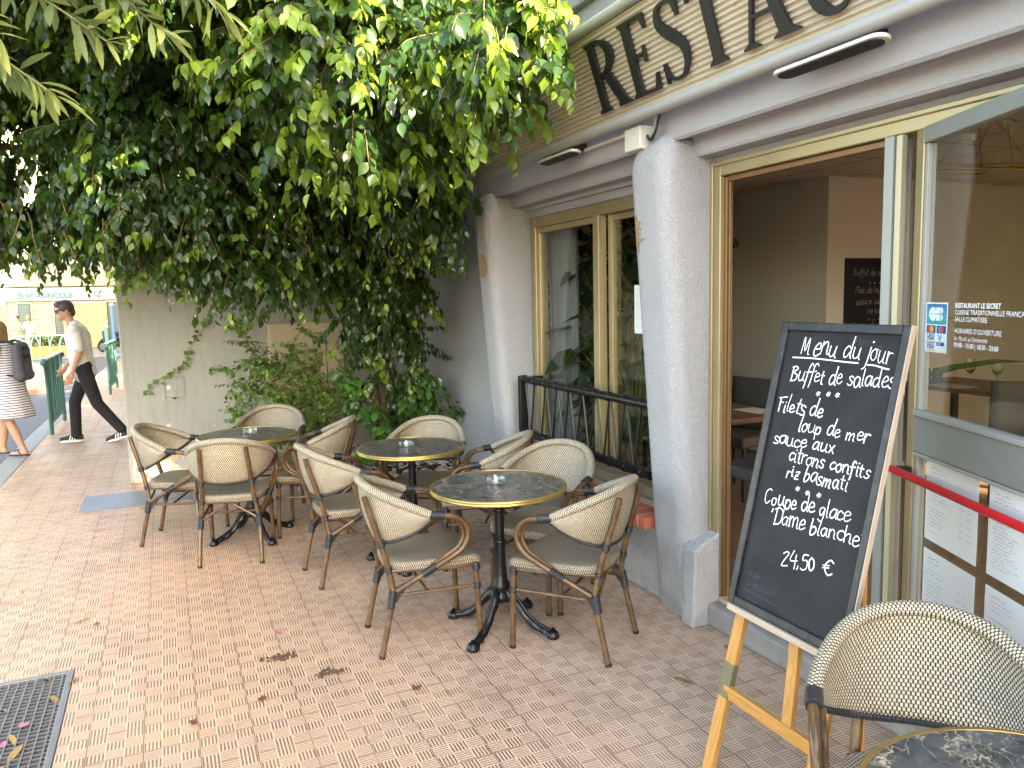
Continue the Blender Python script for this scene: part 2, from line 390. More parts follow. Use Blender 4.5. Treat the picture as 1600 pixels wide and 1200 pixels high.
# ================================================================ setting: ground, pavement, road
def gdrop(y): return -.012*max(0.0, y-12.0)
def sheet(name, xs, ys, z, mat, skirt=0.0):
    mb = MB(); rows = [[(x, y, z+gdrop(y)) for x in xs] for y in ys]; mb.grid(rows)
    if skirt:
        n = len(ys)
        for x in (xs[0], xs[-1]):
            mb.grid([[(x, y, z+gdrop(y)-skirt), (x, y, z+gdrop(y))] for y in ys])
        for y in (ys[0], ys[-1]): mb.grid([[(xs[0], y, z+gdrop(y)-skirt), (xs[-1], y, z+gdrop(y)-skirt)], [(xs[0], y, z+gdrop(y)), (xs[-1], y, z+gdrop(y))]])
    return struct(mb.build(name, mat))
sheet('ground', [-400, 0, 400], [-400, -60, 12, 60, 400], -.14, 'plaza')
sheet('road', [-12, -1.70], [-60, 12, 30], -.134, 'asphalt')
sheet('cross_road', [-60, -1.70], [30.0, 36], -.134, 'asphalt')
pv = MB(); px_ = [-1.50, -1.44, -.48, 12.0]; py_ = [-30, 2.92, 3.94, 12, 29]
for i in range(3):
    for j in range(4):
        if i == 1 and j == 1: continue
        pv.add([(px_[i], py_[j], gdrop(py_[j])), (px_[i+1], py_[j], gdrop(py_[j])), (px_[i+1], py_[j+1], gdrop(py_[j+1])), (px_[i], py_[j+1], gdrop(py_[j+1]))], [(0, 1, 2, 3)])
struct(pv.build('pavement', 'tile'))
k = MB()
for y in np.arange(-8, 28.9, 1.0):
    k.grid([[(-1.70, y, -.13+gdrop(y)), (-1.70, y+.992, -.13+gdrop(y+1))], [(-1.70, y, -.004+gdrop(y)), (-1.70, y+.992, -.004+gdrop(y+1))], [(-1.685, y, .004+gdrop(y)), (-1.685, y+.992, .004+gdrop(y+1))], [(-1.502, y, .004+gdrop(y)), (-1.502, y+.992, .004+gdrop(y+1))]])
struct(k.build('kerb', 'kerb'))
sheet('traffic_island', [-12, -2.35], [19.5, 24.5, 29.5], -.02, 'island', .12)
sheet('square', [-60, 60], [36.2, 60], -.05, 'plaza', .1)

# ================================================================ restaurant
rest = thing('restaurant', 'single storey grey rendered restaurant with tapered pillars and gold framed openings', 'building', (2.46, 2.0, 0))
def rb(mb, name, mat, parent=rest, **kw):
    o = mb.build(name, mat, parent, **kw)
    p = parent; off = Vector((0, 0, 0))
    if parent is rest: o.matrix_parent_inverse = REST_INV
    return o
bpy.context.view_layer.update()
REST_INV = rest.matrix_world.inverted()
def place_child(o, parent):                                   # keep world coordinates under a parent
    o.parent = parent; o.matrix_parent_inverse = Matrix.Translation(-Vector(parent.location)) if parent is rest else Matrix.Identity(4); return o
# outer walls
w = MB()
w.box((2.37, 3.40, 0), (2.62, 5.30, .40))                     # under the window
w.box((2.50, 5.55, 0), (2.75, 7.93, 3.2))                     # side wall beyond the far pillar
w.box((2.505, 3.40, 2.225), (2.60, 5.30, 2.30))               # strip over the window
w.box((2.46, -9.0, 0), (2.70, -1.2, 2.30))                    # wall past the entrance
w.box((2.75, 7.70, 0), (8.6, 7.93, 3.2)); w.box((8.4, -9, 0), (8.6, 7.7, .7)); w.box((8.4, -9, 2.6), (8.6, 7.7, 3.2)); w.box((8.4, 3.9, .7), (8.6, 7.7, 2.6)); w.box((2.7, -9.2, 0), (8.4, -9, 3.2))
rb(w, 'wall', 'stucco', bevel=.01)
prof = [(2.25, 3.25), (2.25, 2.385), (2.262, 2.373), (2.35, 2.392), (2.362, 2.386), (2.362, 2.312), (2.372, 2.300), (2.46, 2.296), (2.47, 2.277), (2.80, 2.277), (2.80, 3.25)]
fas = MB(); fas.prism([(x, z) for x, z in prof], frame_mat((0, 5.56, 0), (1, 0, 0), (0, 0, 1)), 14.6)
rb(fas, 'stepped_lintel', 'stucco_band')
rf = MB(); rf.box((2.20, -9.2, 3.25), (5.4, 7.93, 3.42)); rf.box((5.4, .2, 3.25), (8.6, 7.93, 3.42)); rf.box((5.4, -9.2, 3.25), (8.6, -7, 3.42)); rb(rf, 'roof', 'stucco', bevel=.015)  # opening over the unseen part of the room, added to light the interior
# tapered pillars
def pillar_ring(z, y0, y1):
    f = z/2.3; xf = 2.335-.170*min(f, 1.0); r = .085; sh = 0.0
    if z > 2.22: t = (z-2.22)/.20; sh = .10*(1-math.sqrt(max(0, 1-t*t))); 
    xf += sh; ya, yb = y0+sh*.55, y1-sh*.55; r = min(r, (yb-ya)/2-.001)
    pts = [(2.545, ya), (2.48, ya)]
    for a in np.linspace(-90, -180, 8): pts.append((xf+r+r*math.cos(R(a)), ya+r+r*math.sin(R(a))))
    for a in np.linspace(180, 90, 8): pts.append((xf+r+r*math.cos(R(a)), yb-r+r*math.sin(R(a))))
    pts += [(2.48, yb), (2.545, yb)]
    return [(x, y, z) for x, y in pts]
def pillar(y0, y1, name='pillar'):
    mb = MB(); zs = list(np.linspace(0, 2.2, 23))+[2.26, 2.31, 2.35, 2.385, 2.405, 2.416, 2.42]
    rows = [pillar_ring(z, y0, y1) for z in zs]; mb.grid(rows)
    top = rows[-1]; o = len(mb.v); mb.add(top, [tuple(range(len(top)))])
    p = rb(mb, name, 'stucco', smooth=True, sharp=60); return p
p1 = pillar(3.085, 3.405); p2 = pillar(5.25, 5.56)
def chip(par, y0, y1, z0, z1, i0, i1, seed):
    rs = random.Random(seed); mb = MB(); n = 14; rows = []
    for a in range(n+1):
        z = z0+(z1-z0)*a/n; ring = pillar_ring(z, y0, y1); h = math.sin(math.pi*a/n)**.6
        c = (i0+i1)/2+rs.uniform(-.3, .3); hw = (i1-i0)/2*h+.05; row = []
        for t in np.linspace(-1, 1, 7):
            q = c+t*hw*(1+rs.uniform(-.15, .15)); j = int(q); fr = q-j
            pt = Vector(ring[j]).lerp(Vector(ring[j+1]), fr); ctr = Vector((2.46, (y0+y1)/2, z))
            row.append(tuple(pt+(pt-ctr).normalized()*(.004+rs.uniform(0, .002))))
        rows.append(row)
    mb.grid(rows); c = mb.build('plaster_chip', 'plaster_chip', par, smooth=True)
chip(p1, 3.085, 3.405, 1.86, 2.05, 9.9, 11.2, 3); chip(p2, 5.25, 5.56, 1.80, 1.98, 8.8, 10.0, 5)
pl = MB(); pl.prism([(2.285, 0), (2.452, 0), (2.452, .47), (2.30, .40)], frame_mat((0, 3.10, 0), (1, 0, 0), (0, 0, 1)), .10); rb(pl, 'plinth_block', 'stucco', bevel=.012)
# window with brick sill
s = MB(); s.box((2.272, 3.40, .40), (2.50, 5.28, .465)); rb(s, 'brick_sill', 'brick', bevel=.004)
s = MB(); s.box((2.43, 3.40, .465), (2.60, 5.28, .50)); s.box((2.47, 3.40, .50), (2.60, 5.28, .555)); rb(s, 'sill_ledge', plain('worn_beige_ledge', (.30, .25, .17), .6, 0, .2, 10), bevel=.003)
win = MB().box((2.52, 3.40, .556), (2.60, 5.20, .60)).build('window', 'gold'); win.parent = rest; win.matrix_parent_inverse = REST_INV
def sub(mb, name, mat, parent, **kw):                          # sub-part under a part of the restaurant (part sits at world origin)
    return mb.build(name, mat, parent, **kw)
f = MB()
f.box((2.50, 5.14, .60), (2.60, 5.20, 2.222)); f.box((2.50, 3.40, 2.15), (2.60, 5.14, 2.222)); f.box((2.50, 3.40, .60), (2.60, 3.455, 2.15))
f.box((2.485, 4.215, .60), (2.545, 4.285, 2.15)); f.box((2.55, 4.16, .60), (2.585, 4.21, 2.15))
f.box((2.515, 5.10, .60), (2.55, 5.138, 2.15)); f.box((2.515, 4.29, 2.11), (2.55, 5.10, 2.148)); f.box((2.555, 3.46, 2.11), (2.585, 4.16, 2.148))
sub(f, 'window_frame', 'gold', win, bevel=.004)
g = MB(); g.box((2.53, 4.29, .60), (2.536, 5.10, 2.11)); g.box((2.566, 3.456, .60), (2.572, 4.16, 2.11)); sub(g, 'pane', 'pane', win)
# entrance frame
df = MB()
df.box((2.452, 3.02, .12), (2.53, 3.083, 2.27)); df.box((2.452, -1.2, 2.205), (2.53, 3.02, 2.27)); df.box((2.452, -1.2, .12), (2.53, -1.14, 2.205))
df.box((2.44, 3.065, .12), (2.452, 3.084, 2.272)); df.box((2.44, -1.2, 2.252), (2.452, 3.065, 2.272))
ent = rb(df, 'entrance_frame', 'gold', bevel=.004)
j = MB(); j.box((2.475, 3.000, .125), (2.505, 3.018, 2.20)); j.box((2.48, 2.06, 2.178), (2.505, 3.000, 2.203)); j.box((2.485, 2.988, .125), (2.498, 2.999, 2.177)); sub(j, 'jamb', 'bronze', ent, bevel=.003)
po = MB(); po.box((2.445, 2.018, .12), (2.475, 2.044, 2.203)); sub(po, 'post', 'cream', ent, bevel=.004)
po = MB(); po.box((2.435, 2.046, .12), (2.535, 2.085, 2.203)); sub(po, 'post_cover', 'greyframe', ent, bevel=.003)
th = MB(); th.box((2.44, 2.09, .12), (2.62, 3.015, .135)); sub(th, 'threshold', 'cream', ent, bevel=.003)
st = MB(); st.box((2.375, -1.4, 0), (2.72, 3.075, .119)); rb(st, 'step', 'concrete', bevel=.02)
# fixed glazing past the open leaf
fx = MB(); fx.box((2.49, -1.14, .20), (2.496, .95, 2.203)); rb(fx, 'side_glazing', 'pane')
fx = MB(); fx.box((2.455, .95, .12), (2.53, 1.02, 2.203)); rb(fx, 'side_post', 'gold', bevel=.004)
# ---- the open door leaf
LD = Vector((-.407, -.9134, 0)).normalized(); LO = Vector((2.452, 1.965, 0))
LN = LD.cross(Vector((0, 0, 1)))                               # outward, towards the terrace
if LN.x > 0: LN = -LN
LM = Matrix(((LD.x, 0, LN.x, LO.x), (LD.y, 0, LN.y, LO.y), (0, 1, 0, 0), (0, 0, 0, 1)))   # local: x along leaf, y up, z outward
door = MB()
door.box((.0, .14, -.045), (.05, 2.205, .0), LM); door.box((.95, .14, -.045), (1.0, 2.205, .0), LM)
door = door.build('door', 'gold', None, bevel=.004); door.parent = rest; door.matrix_parent_inverse = REST_INV
for z0, z1 in ((2.152, 2.208), (1.075, 1.205), (.14, .30)):
    d = MB(); d.box((.052, z0, -.045), (.948, z1, .003), LM); sub(d, 'door_rail', 'greyframe', door, bevel=.004)
d = MB(); d.box((.053, 1.206, -.035), (.947, 1.224, .010), LM); d.box((.053, 1.062, -.04), (.947, 1.074, .006), LM); d.box((.052, 1.225, -.035), (.072, 2.15, -.005), LM); d.box((.052, .302, -.035), (.072, 1.06, -.005), LM)
sub(d, 'glazing_bead', 'pipe', door, bevel=.002)
d = MB(); d.box((-.022, .14, -.04), (-.002, 2.2, -.008), LM); sub(d, 'gap_strip', 'rubber', door)  # dark strip standing in for the shaded gap beside the leaf
d = MB(); d.box((.073, 1.226, -.024), (.947, 2.15, -.018), LM); d.box((.073, .302, -.024), (.947, 1.060, -.018), LM); sub(d, 'pane', 'pane', door)
d = MB(); d.tube([tuple(LM @ Vector((x, .998, .05))) for x in np.linspace(.0, .93, 12)], .0145, 14); sub(d, 'push_bar', 'red', door, smooth=True)
for x in (.03, .90): d = MB(); d.box((x-.015, .985, .0), (x+.015, 1.012, .04), LM); sub(d, 'bar_bracket', 'blackmatt', door)
GM = LM @ Matrix.Translation((0, 0, -.0165))                   # just proud of the glass
for i, (tx, sz) in enumerate([('RESTAURANT LE SECRET', .0225), ('CUISINE TRADITIONNELLE FRANCAISE', .0225), ('SALLE CLIMATISEE', .0225), ("HORAIRES D'OUVERTURE", .0225), ('du Mardi au Dimanche', .0205), ('09:00 - 15:00 | 18:30 - 23:00', .0215)]):
    y = (1.590, 1.568, 1.546, 1.520-.012, 1.484, 1.462)[i]
    d = MB(); text_into(d, tx, sz, GM @ Matrix.Translation((.250, y, 0)), sx=.95, bold=.0004 if i in (0, 5) else 0); sub(d, 'window_lettering', 'chalk', door)
# ---- card sticker on the glass
stk = thing('payment_sticker', 'blue and white card payment sticker on the open glass door beside the lettering', 'sticker', tuple(GM @ Vector((.075, 1.436, .001))))
SM = Matrix.Translation(-stk.location) @ GM @ Matrix.Translation((.075, 1.436, .0008))
def spart(mb, name, mat, par=stk): return mb.build(name, mat, par)
def disc(mb, x, y, r, z, m, seg=20, sy=1.0): mb.add([tuple(m @ Vector((x+r*math.cos(a), y+r*sy*math.sin(a), z))) for a in np.linspace(0, 2*math.pi, seg, endpoint=False)], [tuple(range(seg))])
def rect(mb, x0, y0, x1, y1, z, m): mb.add([tuple(m @ Vector(p)) for p in ((x0, y0, z), (x1, y0, z), (x1, y1, z), (x0, y1, z))], [(0, 1, 2, 3)])
MAT['stickerwhite'] = plain('sticker_white', (.70, .80, .78), .4)
def cbm():
    n = NT('sticker_blue_green'); z = n.xyz(n.tc())[2]
    return n.set(n.ramp(n.rng(z, .095, .165), [(0, (.02, .30, .25)), (.5, (.03, .32, .42)), (1, (.02, .13, .36))]), .4)
MAT['stickerblue'] = cbm()
MAT['navy'] = plain('navy_ink', (.02, .05, .22), .5); MAT['redink'] = plain('red_ink', (.62, .07, .03), .5); MAT['yellowink'] = plain('yellow_ink', (.75, .40, .04), .5); MAT['blueink'] = plain('blue_ink', (.03, .25, .60), .5)
m_ = MB(); rect(m_, 0, 0, .135, .170, 0, SM); spart(m_, 'backing', 'stickerwhite')
m_ = MB(); rect(m_, .006, .096, .129, .165, .0006, SM); spart(m_, 'blue_field', 'stickerblue')
m_ = MB()                                                    # rounded emblem of two lobes
disc(m_, .045, .131, .0235, .0012, SM, 28); rect(m_, .046, .1085, .060, .1535, .0013, SM)
for y in (.1325, .1085): rect(m_, .0655, y, .098, y+.021, .0012, SM); disc(m_, .098, y+.0105, .0105, .0012, SM)
spart(m_, 'emblem', 'stickerwhite')
m_ = MB(); rect(m_, .028, .1305, .106, .1320, .0018, SM); spart(m_, 'emblem_line', 'stickerblue')
for x, a, b in ((.008, 'redink', 'yellowink'), (.072, 'blueink', 'redink')):
    m_ = MB(); rect(m_, x, .066, x+.056, .092, .0006, SM); spart(m_, 'card_field', 'navy')
    m_ = MB(); disc(m_, x+.021, .079, .0115, .0012, SM); spart(m_, 'card_disc', a)
    m_ = MB(); disc(m_, x+.035, .079, .0115, .0015, SM); spart(m_, 'card_disc', b)
m_ = MB(); text_into(m_, 'VISA', .024, SM @ Matrix.Translation((.010, .042, .0008)), shear=.25, bold=.0005); text_into(m_, 'VISA', .024, SM @ Matrix.Translation((.010, .012, .0008)), shear=.25, bold=.0005)
text_into(m_, 'V', .030, SM @ Matrix.Translation((.083, .040, .0008)), bold=.0005); rect(m_, .074, .024, .120, .036, .0008, SM); rect(m_, .008, .061, .064, .0635, .0008, SM); rect(m_, .008, .031, .064, .0335, .0008, SM); spart(m_, 'card_lettering', 'navy')
m_ = MB(); rect(m_, .008, .036, .064, .0385, .0008, SM); rect(m_, .008, .005, .064, .008, .0008, SM); spart(m_, 'card_stripe', 'yellowink')
m_ = MB(); text_into(m_, 'PAY', .011, SM @ Matrix.Translation((.082, .026, .0012)), bold=.0003); spart(m_, 'pay_lettering', 'stickerwhite')
# ---- menu sheets on the door
def scribble(mb, x0, x1, y, h, m, rs, w=.0011):
    x = x0; pts = []
    while x < x1:
        pts.append((x, y+rs.uniform(0, h))); x += rs.uniform(.0022, .0045)
        if rs.random() < .14 and len(pts) > 2:
            mb.ribbon(pts, w, m); pts = []; x += .005
    if len(pts) > 2: mb.ribbon(pts, w, m)
def menu_sheet(loc_mat, W, H, label, prices, seed, name='menu_sheet', lines=20, group=None, kind=0):
    rs = random.Random(seed); o = thing(name, label, 'menu', tuple(loc_mat.translation), group=group)
    m = Matrix.Translation(-loc_mat.translation) @ loc_mat
    a = MB(); a.box((0, 0, -.0006), (W, H, .0004), m); a.build('paper', 'paper', o)
    b = MB(); dy = (H-.05)/lines; mm = m @ Matrix.Translation((0, 0, .0009))
    for i in range(lines):
        y = H-.03-dy*i
        if i == 0: scribble(b, .03, .03+W*.22, y, .008, mm, rs, .0014); continue
        if rs.random() < .16: continue
        scribble(b, .022+(.008 if i % 2 else 0), .022+W*rs.uniform(.22, .46), y, .0045, mm, rs)
        if prices and i % 2 == 0:
            scribble(b, W*.68, W*.75, y-.004, .004, mm, rs); scribble(b, W*.82, W*.90, y-.006, .004, mm, rs)
    b.build('menu_writing', 'ink', o); return o
SHM = GM @ Matrix.Translation((0, 0, .001))
menu_sheet(SHM @ Matrix.Translation((.118, .775, 0)), .305, .285, 'upper left menu sheet with price columns crossed by the red push bar', True, 1, lines=20)
menu_sheet(SHM @ Matrix.Translation((.478, .775, 0)), .305, .285, 'upper right menu sheet at the picture edge behind the red bar', False, 2, lines=22)
menu_sheet(SHM @ Matrix.Translation((.118, .455, 0)), .305, .285, 'lower left menu sheet with price columns just above the nearest chair', True, 3, lines=17)
menu_sheet(SHM @ Matrix.Translation((.478, .455, 0)), .305, .285, 'lower right menu sheet without prices at the picture edge above the nearest chair', False, 4, lines=17)
WM = frame_mat((2.561, 3.93, 1.425), (0, -1, 0), (0, 0, 1))
menu_sheet(WM, .21, .285, 'narrow white menu sheet on the window pane beside the grey pillar', False, 9, lines=15)

# ================================================================ interior seen through the openings
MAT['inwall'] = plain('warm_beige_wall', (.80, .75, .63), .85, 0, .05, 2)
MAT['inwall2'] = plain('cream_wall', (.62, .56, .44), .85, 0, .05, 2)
def ceil_mat():
    n = NT('ceiling_tiles'); x, y, z = n.xyz(n.tc())[:3]
    e = n.M('MINIMUM', n.M('PINGPONG', n.M('DIVIDE', x, .6), .5), n.M('PINGPONG', n.M('DIVIDE', y, .6), .5))
    return n.set(n.mix(n.rng(e, .008, .02), (.16, .15, .13), (.52, .49, .43)), .9)
MAT['ceil'] = ceil_mat()
MAT['floorwood'] = wood('brown_floor_boards', (.12, .07, .04), (.26, .16, .10), (1, 14, 1))
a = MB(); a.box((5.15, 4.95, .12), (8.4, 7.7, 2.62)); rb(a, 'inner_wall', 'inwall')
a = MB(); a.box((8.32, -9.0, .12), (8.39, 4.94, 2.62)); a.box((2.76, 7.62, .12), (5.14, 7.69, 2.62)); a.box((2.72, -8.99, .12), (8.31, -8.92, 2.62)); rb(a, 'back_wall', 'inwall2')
a = MB(); a.box((2.81, -8.9, 2.60), (5.14, 7.6, 2.64)); a.box((5.14, .2, 2.60), (8.3, 4.94, 2.64)); rb(a, 'ceiling', 'ceil')  # left open beneath the roof opening to let light in
a = MB(); a.box((2.625, -8.9, .09), (5.14, 7.6, .118)); a.box((5.14, -8.9, .09), (8.3, 4.94, .118)); rb(a, 'floor', 'floorwood')
# ================================================================ sign
SL = 5.35; SR = -2.2                                           # far and near end in Y
sgn = thing('fascia_sign', 'cream ribbed fascia sign with tall black serif letters along the roof edge', 'sign', (2.13, 2.0, 2.5))
SO = Vector((2.135, SL, 2.535)); SU = Vector((-.165, 0, .50)).normalized()
SGM = frame_mat(SO-Vector(sgn.location), (0, -1, 0), SU)       # x along the sign to the right, y up the panel, z outward
if (SGM.to_3x3() @ Vector((0, 0, 1))).x > 0: SGM = SGM @ Matrix.Scale(-1, 4, (0, 0, 1))
Lg = SL-SR; Hs = .42
rows = []; nr = 110
for i in range(nr+1):
    y = Hs*i/nr; z = .0065*math.cos(2*math.pi*y/.0232)
    rows.append([tuple(SGM @ Vector((x, y, z))) for x in (0, Lg/2, Lg)])
pm_ = MB(); pm_.grid(rows); pm_.build('ribbed_panel', 'ribbed', sgn, smooth=True, sharp=80)
bk = MB(); bk.box((0, -.01, -.03), (Lg, Hs+.01, -.012), SGM); bk.build('backing_panel', 'pipe', sgn)
for y in (-.028, Hs+.03):
    t = MB(); t.tube([tuple(SGM @ Vector((x, y, .008))) for x in np.linspace(-.02, Lg, 30)], .028 if y < 0 else .027, 16); t.build('edge_pipe', 'pipe', sgn, smooth=True)
t = MB(); t.tube([tuple(SGM @ Vector((-.005, y, .006))) for y in np.linspace(-.02, Hs+.03, 6)], .024, 12); t.build('end_pipe', 'pipe', sgn, smooth=True)
def arcpts(cx, cy, rx, ry, a0, a1, n=18): return [(cx+rx*math.cos(R(a)), cy+ry*math.sin(R(a))) for a in np.linspace(a0, a1, n)]
def serif_letter(ch):
    """polygons (counter-clockwise outlines) of a tall condensed serif capital, cap height 1"""
    P = []
    def stem(x0, x1, y0=0.0, y1=1.0, sl=.06, st=.06, s0=True, s1=True):
        P.append([(x0, y0), (x1, y0), (x1, y1), (x0, y1)])
        if s0: P.append([(x0-sl, y0), (x1+sl, y0), (x1+sl*.9, y0+.022), (x1, y0+.075), (x0, y0+.075), (x0-sl*.9, y0+.022)])
        if s1: P.append([(x0, y1-.075), (x1, y1-.075), (x1+st*.9, y1-.022), (x1+st, y1), (x0-st, y1), (x0-st*.9, y1-.022)])
    def bowl(pin, pout): P.extend([[pin[i], pout[i], pout[i+1], pin[i+1]] for i in range(len(pin)-1)])
    if ch == 'R':
        stem(.06, .185); bowl(arcpts(.20, .745, .20, .215, 90, -90), arcpts(.20, .745, .33, .255, 90, -90))
        P.append([(.12, .96), (.20, .96), (.20, 1.0), (.12, 1.0)]); P.append([(.12, .49), (.20, .49), (.20, .53), (.12, .53)])
        P.append([(.24, .51), (.39, .50), (.60, .06), (.44, .06)]); P.append([(.44, .06), (.60, .06), (.66, .022), (.68, 0), (.42, 0), (.42, .022)]); w = .66
    elif ch == 'E':
        stem(.06, .185); P.append([(.18, .955), (.47, .955), (.47, 1.0), (.18, 1.0)]); P.append([(.18, 0), (.48, 0), (.48, .045), (.18, .045)])
        P.append([(.18, .488), (.37, .488), (.37, .53), (.18, .53)])
        P.append([(.41, .955), (.445, .80), (.47, .80), (.47, .96)]); P.append([(.42, .045), (.48, .04), (.505, .22), (.48, .22)]); P.append([(.35, .40), (.375, .40), (.375, .62), (.35, .62)]); w = .52
    elif ch == 'S':
        mid = cr([(.41, .80), (.36, .93), (.235, .965), (.12, .90), (.105, .765), (.175, .645), (.30, .52), (.405, .385), (.41, .205), (.33, .065), (.215, .03), (.10, .085), (.055, .225)], 6)
        n = len(mid); L, Rr = [], []
        for i, p in enumerate(mid):
            t = Vector(mid[min(n-1, i+1)][:2])-Vector(mid[max(0, i-1)][:2]); t.normalize(); nn = Vector((-t.y, t.x)); u = i/(n-1)
            hw = .016+.052*math.exp(-((u-.47)/.19)**2)+.012*(math.exp(-(u/.05)**2)+math.exp(-((u-1)/.05)**2))
            L.append((p[0]+nn.x*hw, p[1]+nn.y*hw)); Rr.append((p[0]-nn.x*hw, p[1]-nn.y*hw))
        bowl(Rr, L); P.append([(.39, .74), (.425, .74), (.43, .99), (.40, .99)]); P.append([(.035, .01), (.065, .01), (.075, .27), (.04, .27)]); w = .49
    elif ch == 'T':
        stem(.22, .345, s1=False); P.append([(.02, .955), (.545, .955), (.545, 1.0), (.02, 1.0)])
        P.append([(.02, .80), (.045, .80), (.085, .955), (.02, .96)]); P.append([(.48, .955), (.52, .80), (.545, .80), (.545, .96)]); w = .57
    elif ch == 'A':
        P.append([(.065, .04), (.105, .04), (.325, .88), (.305, .98)]); P.append([(.275, 1.0), (.345, 1.0), (.58, .04), (.44, .04)]); P.append([(.16, .30), (.46, .30), (.45, .34), (.17, .34)])
        P.append([(.0, 0), (.19, 0), (.19, .02), (.11, .06), (.06, .06), (.0, .02)]); P.append([(.37, 0), (.66, 0), (.66, .02), (.585, .06), (.435, .06), (.37, .02)]); w = .66
    elif ch == 'U':
        stem(.07, .195, .30, 1.0, s0=False, st=.055); P.append([(.475, .30), (.515, .30), (.515, 1), (.475, 1)]); P.append([(.42, 1), (.42, .975), (.475, .95), (.515, .95), (.57, .975), (.57, 1)])
        bowl(arcpts(.335, .30, .14, .245, 180, 360), arcpts(.2925, .30, .2225, .31, 180, 360)); w = .60
    elif ch == 'N':
        P.append([(.085, 0), (.12, 0), (.12, 1), (.085, 1)]); P.append([(.49, 0), (.525, 0), (.525, 1), (.49, 1)]); P.append([(.05, 1), (.17, 1), (.525, .0), (.47, .0)])
        P.append([(.03, 0), (.175, 0), (.175, .02), (.12, .05), (.085, .05), (.03, .02)]); P.append([(.435, 1), (.58, 1), (.58, .98), (.525, .95), (.49, .95), (.435, .98)]); w = .60
    return P, w
LH = .335; xs_ = SL-3.52
for ch in 'RESTAURANT':
    P, wd = serif_letter(ch); mb = MB()
    for i, p in enumerate(P):
        ar = sum(p[k][0]*p[(k+1) % len(p)][1]-p[(k+1) % len(p)][0]*p[k][1] for k in range(len(p)))
        if ar < 0: p = p[::-1]
        mb.prism([(xs_+x*LH*1.29, .043+y*LH) for x, y in p], SGM @ Matrix.Translation((0, 0, .009)), .016+.0002*(i % 9))
    mb.build('letter', 'blackmatt', sgn); xs_ += (wd+.06)*LH*1.29
# ---- lamps, junction box, cable under the sign
def flood(y0, y1, label):
    o = thing('flood_lamp', label, 'lamp', (2.19, (y0+y1)/2, 2.455), group='flat lamps under the sign'); L = (y1-y0)
    a = MB(); pts = arcpts(0, L/2-.04, .038, .04, 0, 180, 10)+arcpts(0, -L/2+.04, .038, .04, 180, 360, 10)
    M_ = Matrix.Translation((-.05, 0, -.012)) @ Matrix.Rotation(R(8), 4, 'Y')
    a.prism(pts, M_, .015); a.build('lamp_body', 'white', o, bevel=.004)
    b = MB(); b.prism([(x*.8, y*.92) for x, y in pts], M_ @ Matrix.Translation((0, 0, -.004)), .004); b.build('lamp_lens', 'blackmatt', o)
    c = MB(); c.box((-.035, -L*.32, .014), (.06, L*.32, .05), Matrix.Rotation(R(-6), 4, 'Y')); c.build('lamp_bracket', 'blackmatt', o, bevel=.004)
flood(1.83, 2.32, 'flat white edged lamp on black bracket over the door, nearest of the two')
flood(3.84, 4.29, 'flat lamp on black bracket over the window near the leaves')
jb = thing('junction_box', 'white junction box with a loop of cable above the central pillar', 'electrical box', (2.2, 3.33, 2.42))
a = MB(); a.box((-.04, -.07, -.06), (.045, .07, .05)); a.build('box', 'white', jb, bevel=.006)
a = MB(); a.tube(cr([(.0, -.075, .0), (-.02, -.13, -.03), (-.02, -.17, .0), (-.01, -.18, .05), (.02, -.15, .085), (.03, -.13, .09)], 6), .007, 8); a.build('cable', 'blackmatt', jb, smooth=True)
a = MB(); a.tube(cr([(.02, -.085, -.02), (-.005, -.12, -.01), (.0, -.15, .03), (.0, -.145, .07)], 6), .012, 8); a.build('conduit', 'pipe', jb, smooth=True)
a = MB(); a.box((.0, .07, .034), (.03, .55, .048)); a.build('conduit_strip', 'bandlight', jb)
# ---- guard rail in front of the window
gr = thing('window_guard_rail', 'black iron guard rail with zigzag rods across the window', 'railing', (2.335, 4.26, .668))
yA, yB, zt, zb = .81, -.83, .400, .016
for z, nm in ((zt, 'top_rail'), (zb, 'bottom_rail')):
    a = MB(); a.tube([(0, y, z) for y in np.linspace(yA, yB, 20)], .026, 14); r0 = a.build(nm, 'black', gr, smooth=True)
    for y in np.linspace(yA-.06, yB+.08, 10):
        c = MB(); c.tube([(0, y-.010, z), (0, y-.005, z), (0, y+.005, z), (0, y+.010, z)], [.027, .031, .031, .027], 14); c.build('collar', 'black', r0, smooth=True)
a = MB(); a.box((-.025, yA-.03, zb), (.035, yA+.012, zt+.02)); a.build('end_post', 'black', gr, bevel=.004)
a = MB(); a.box((.0, yA-.015, zt-.02), (.17, yA+.01, zt+.012)); a.build('wall_fixing', 'black', gr, bevel=.003)
ys_ = np.linspace(yA-.06, yB+.08, 10)
for i in range(9):
    m0 = (ys_[i]+ys_[i+1])/2
    for yy in (ys_[i]-.008, ys_[i+1]+.008):
        a = MB(); a.tube([(0, m0+(yy-m0)*.06, zb), (0, yy, zt)], .0065, 8); a.build('rod', 'black', gr, smooth=True)
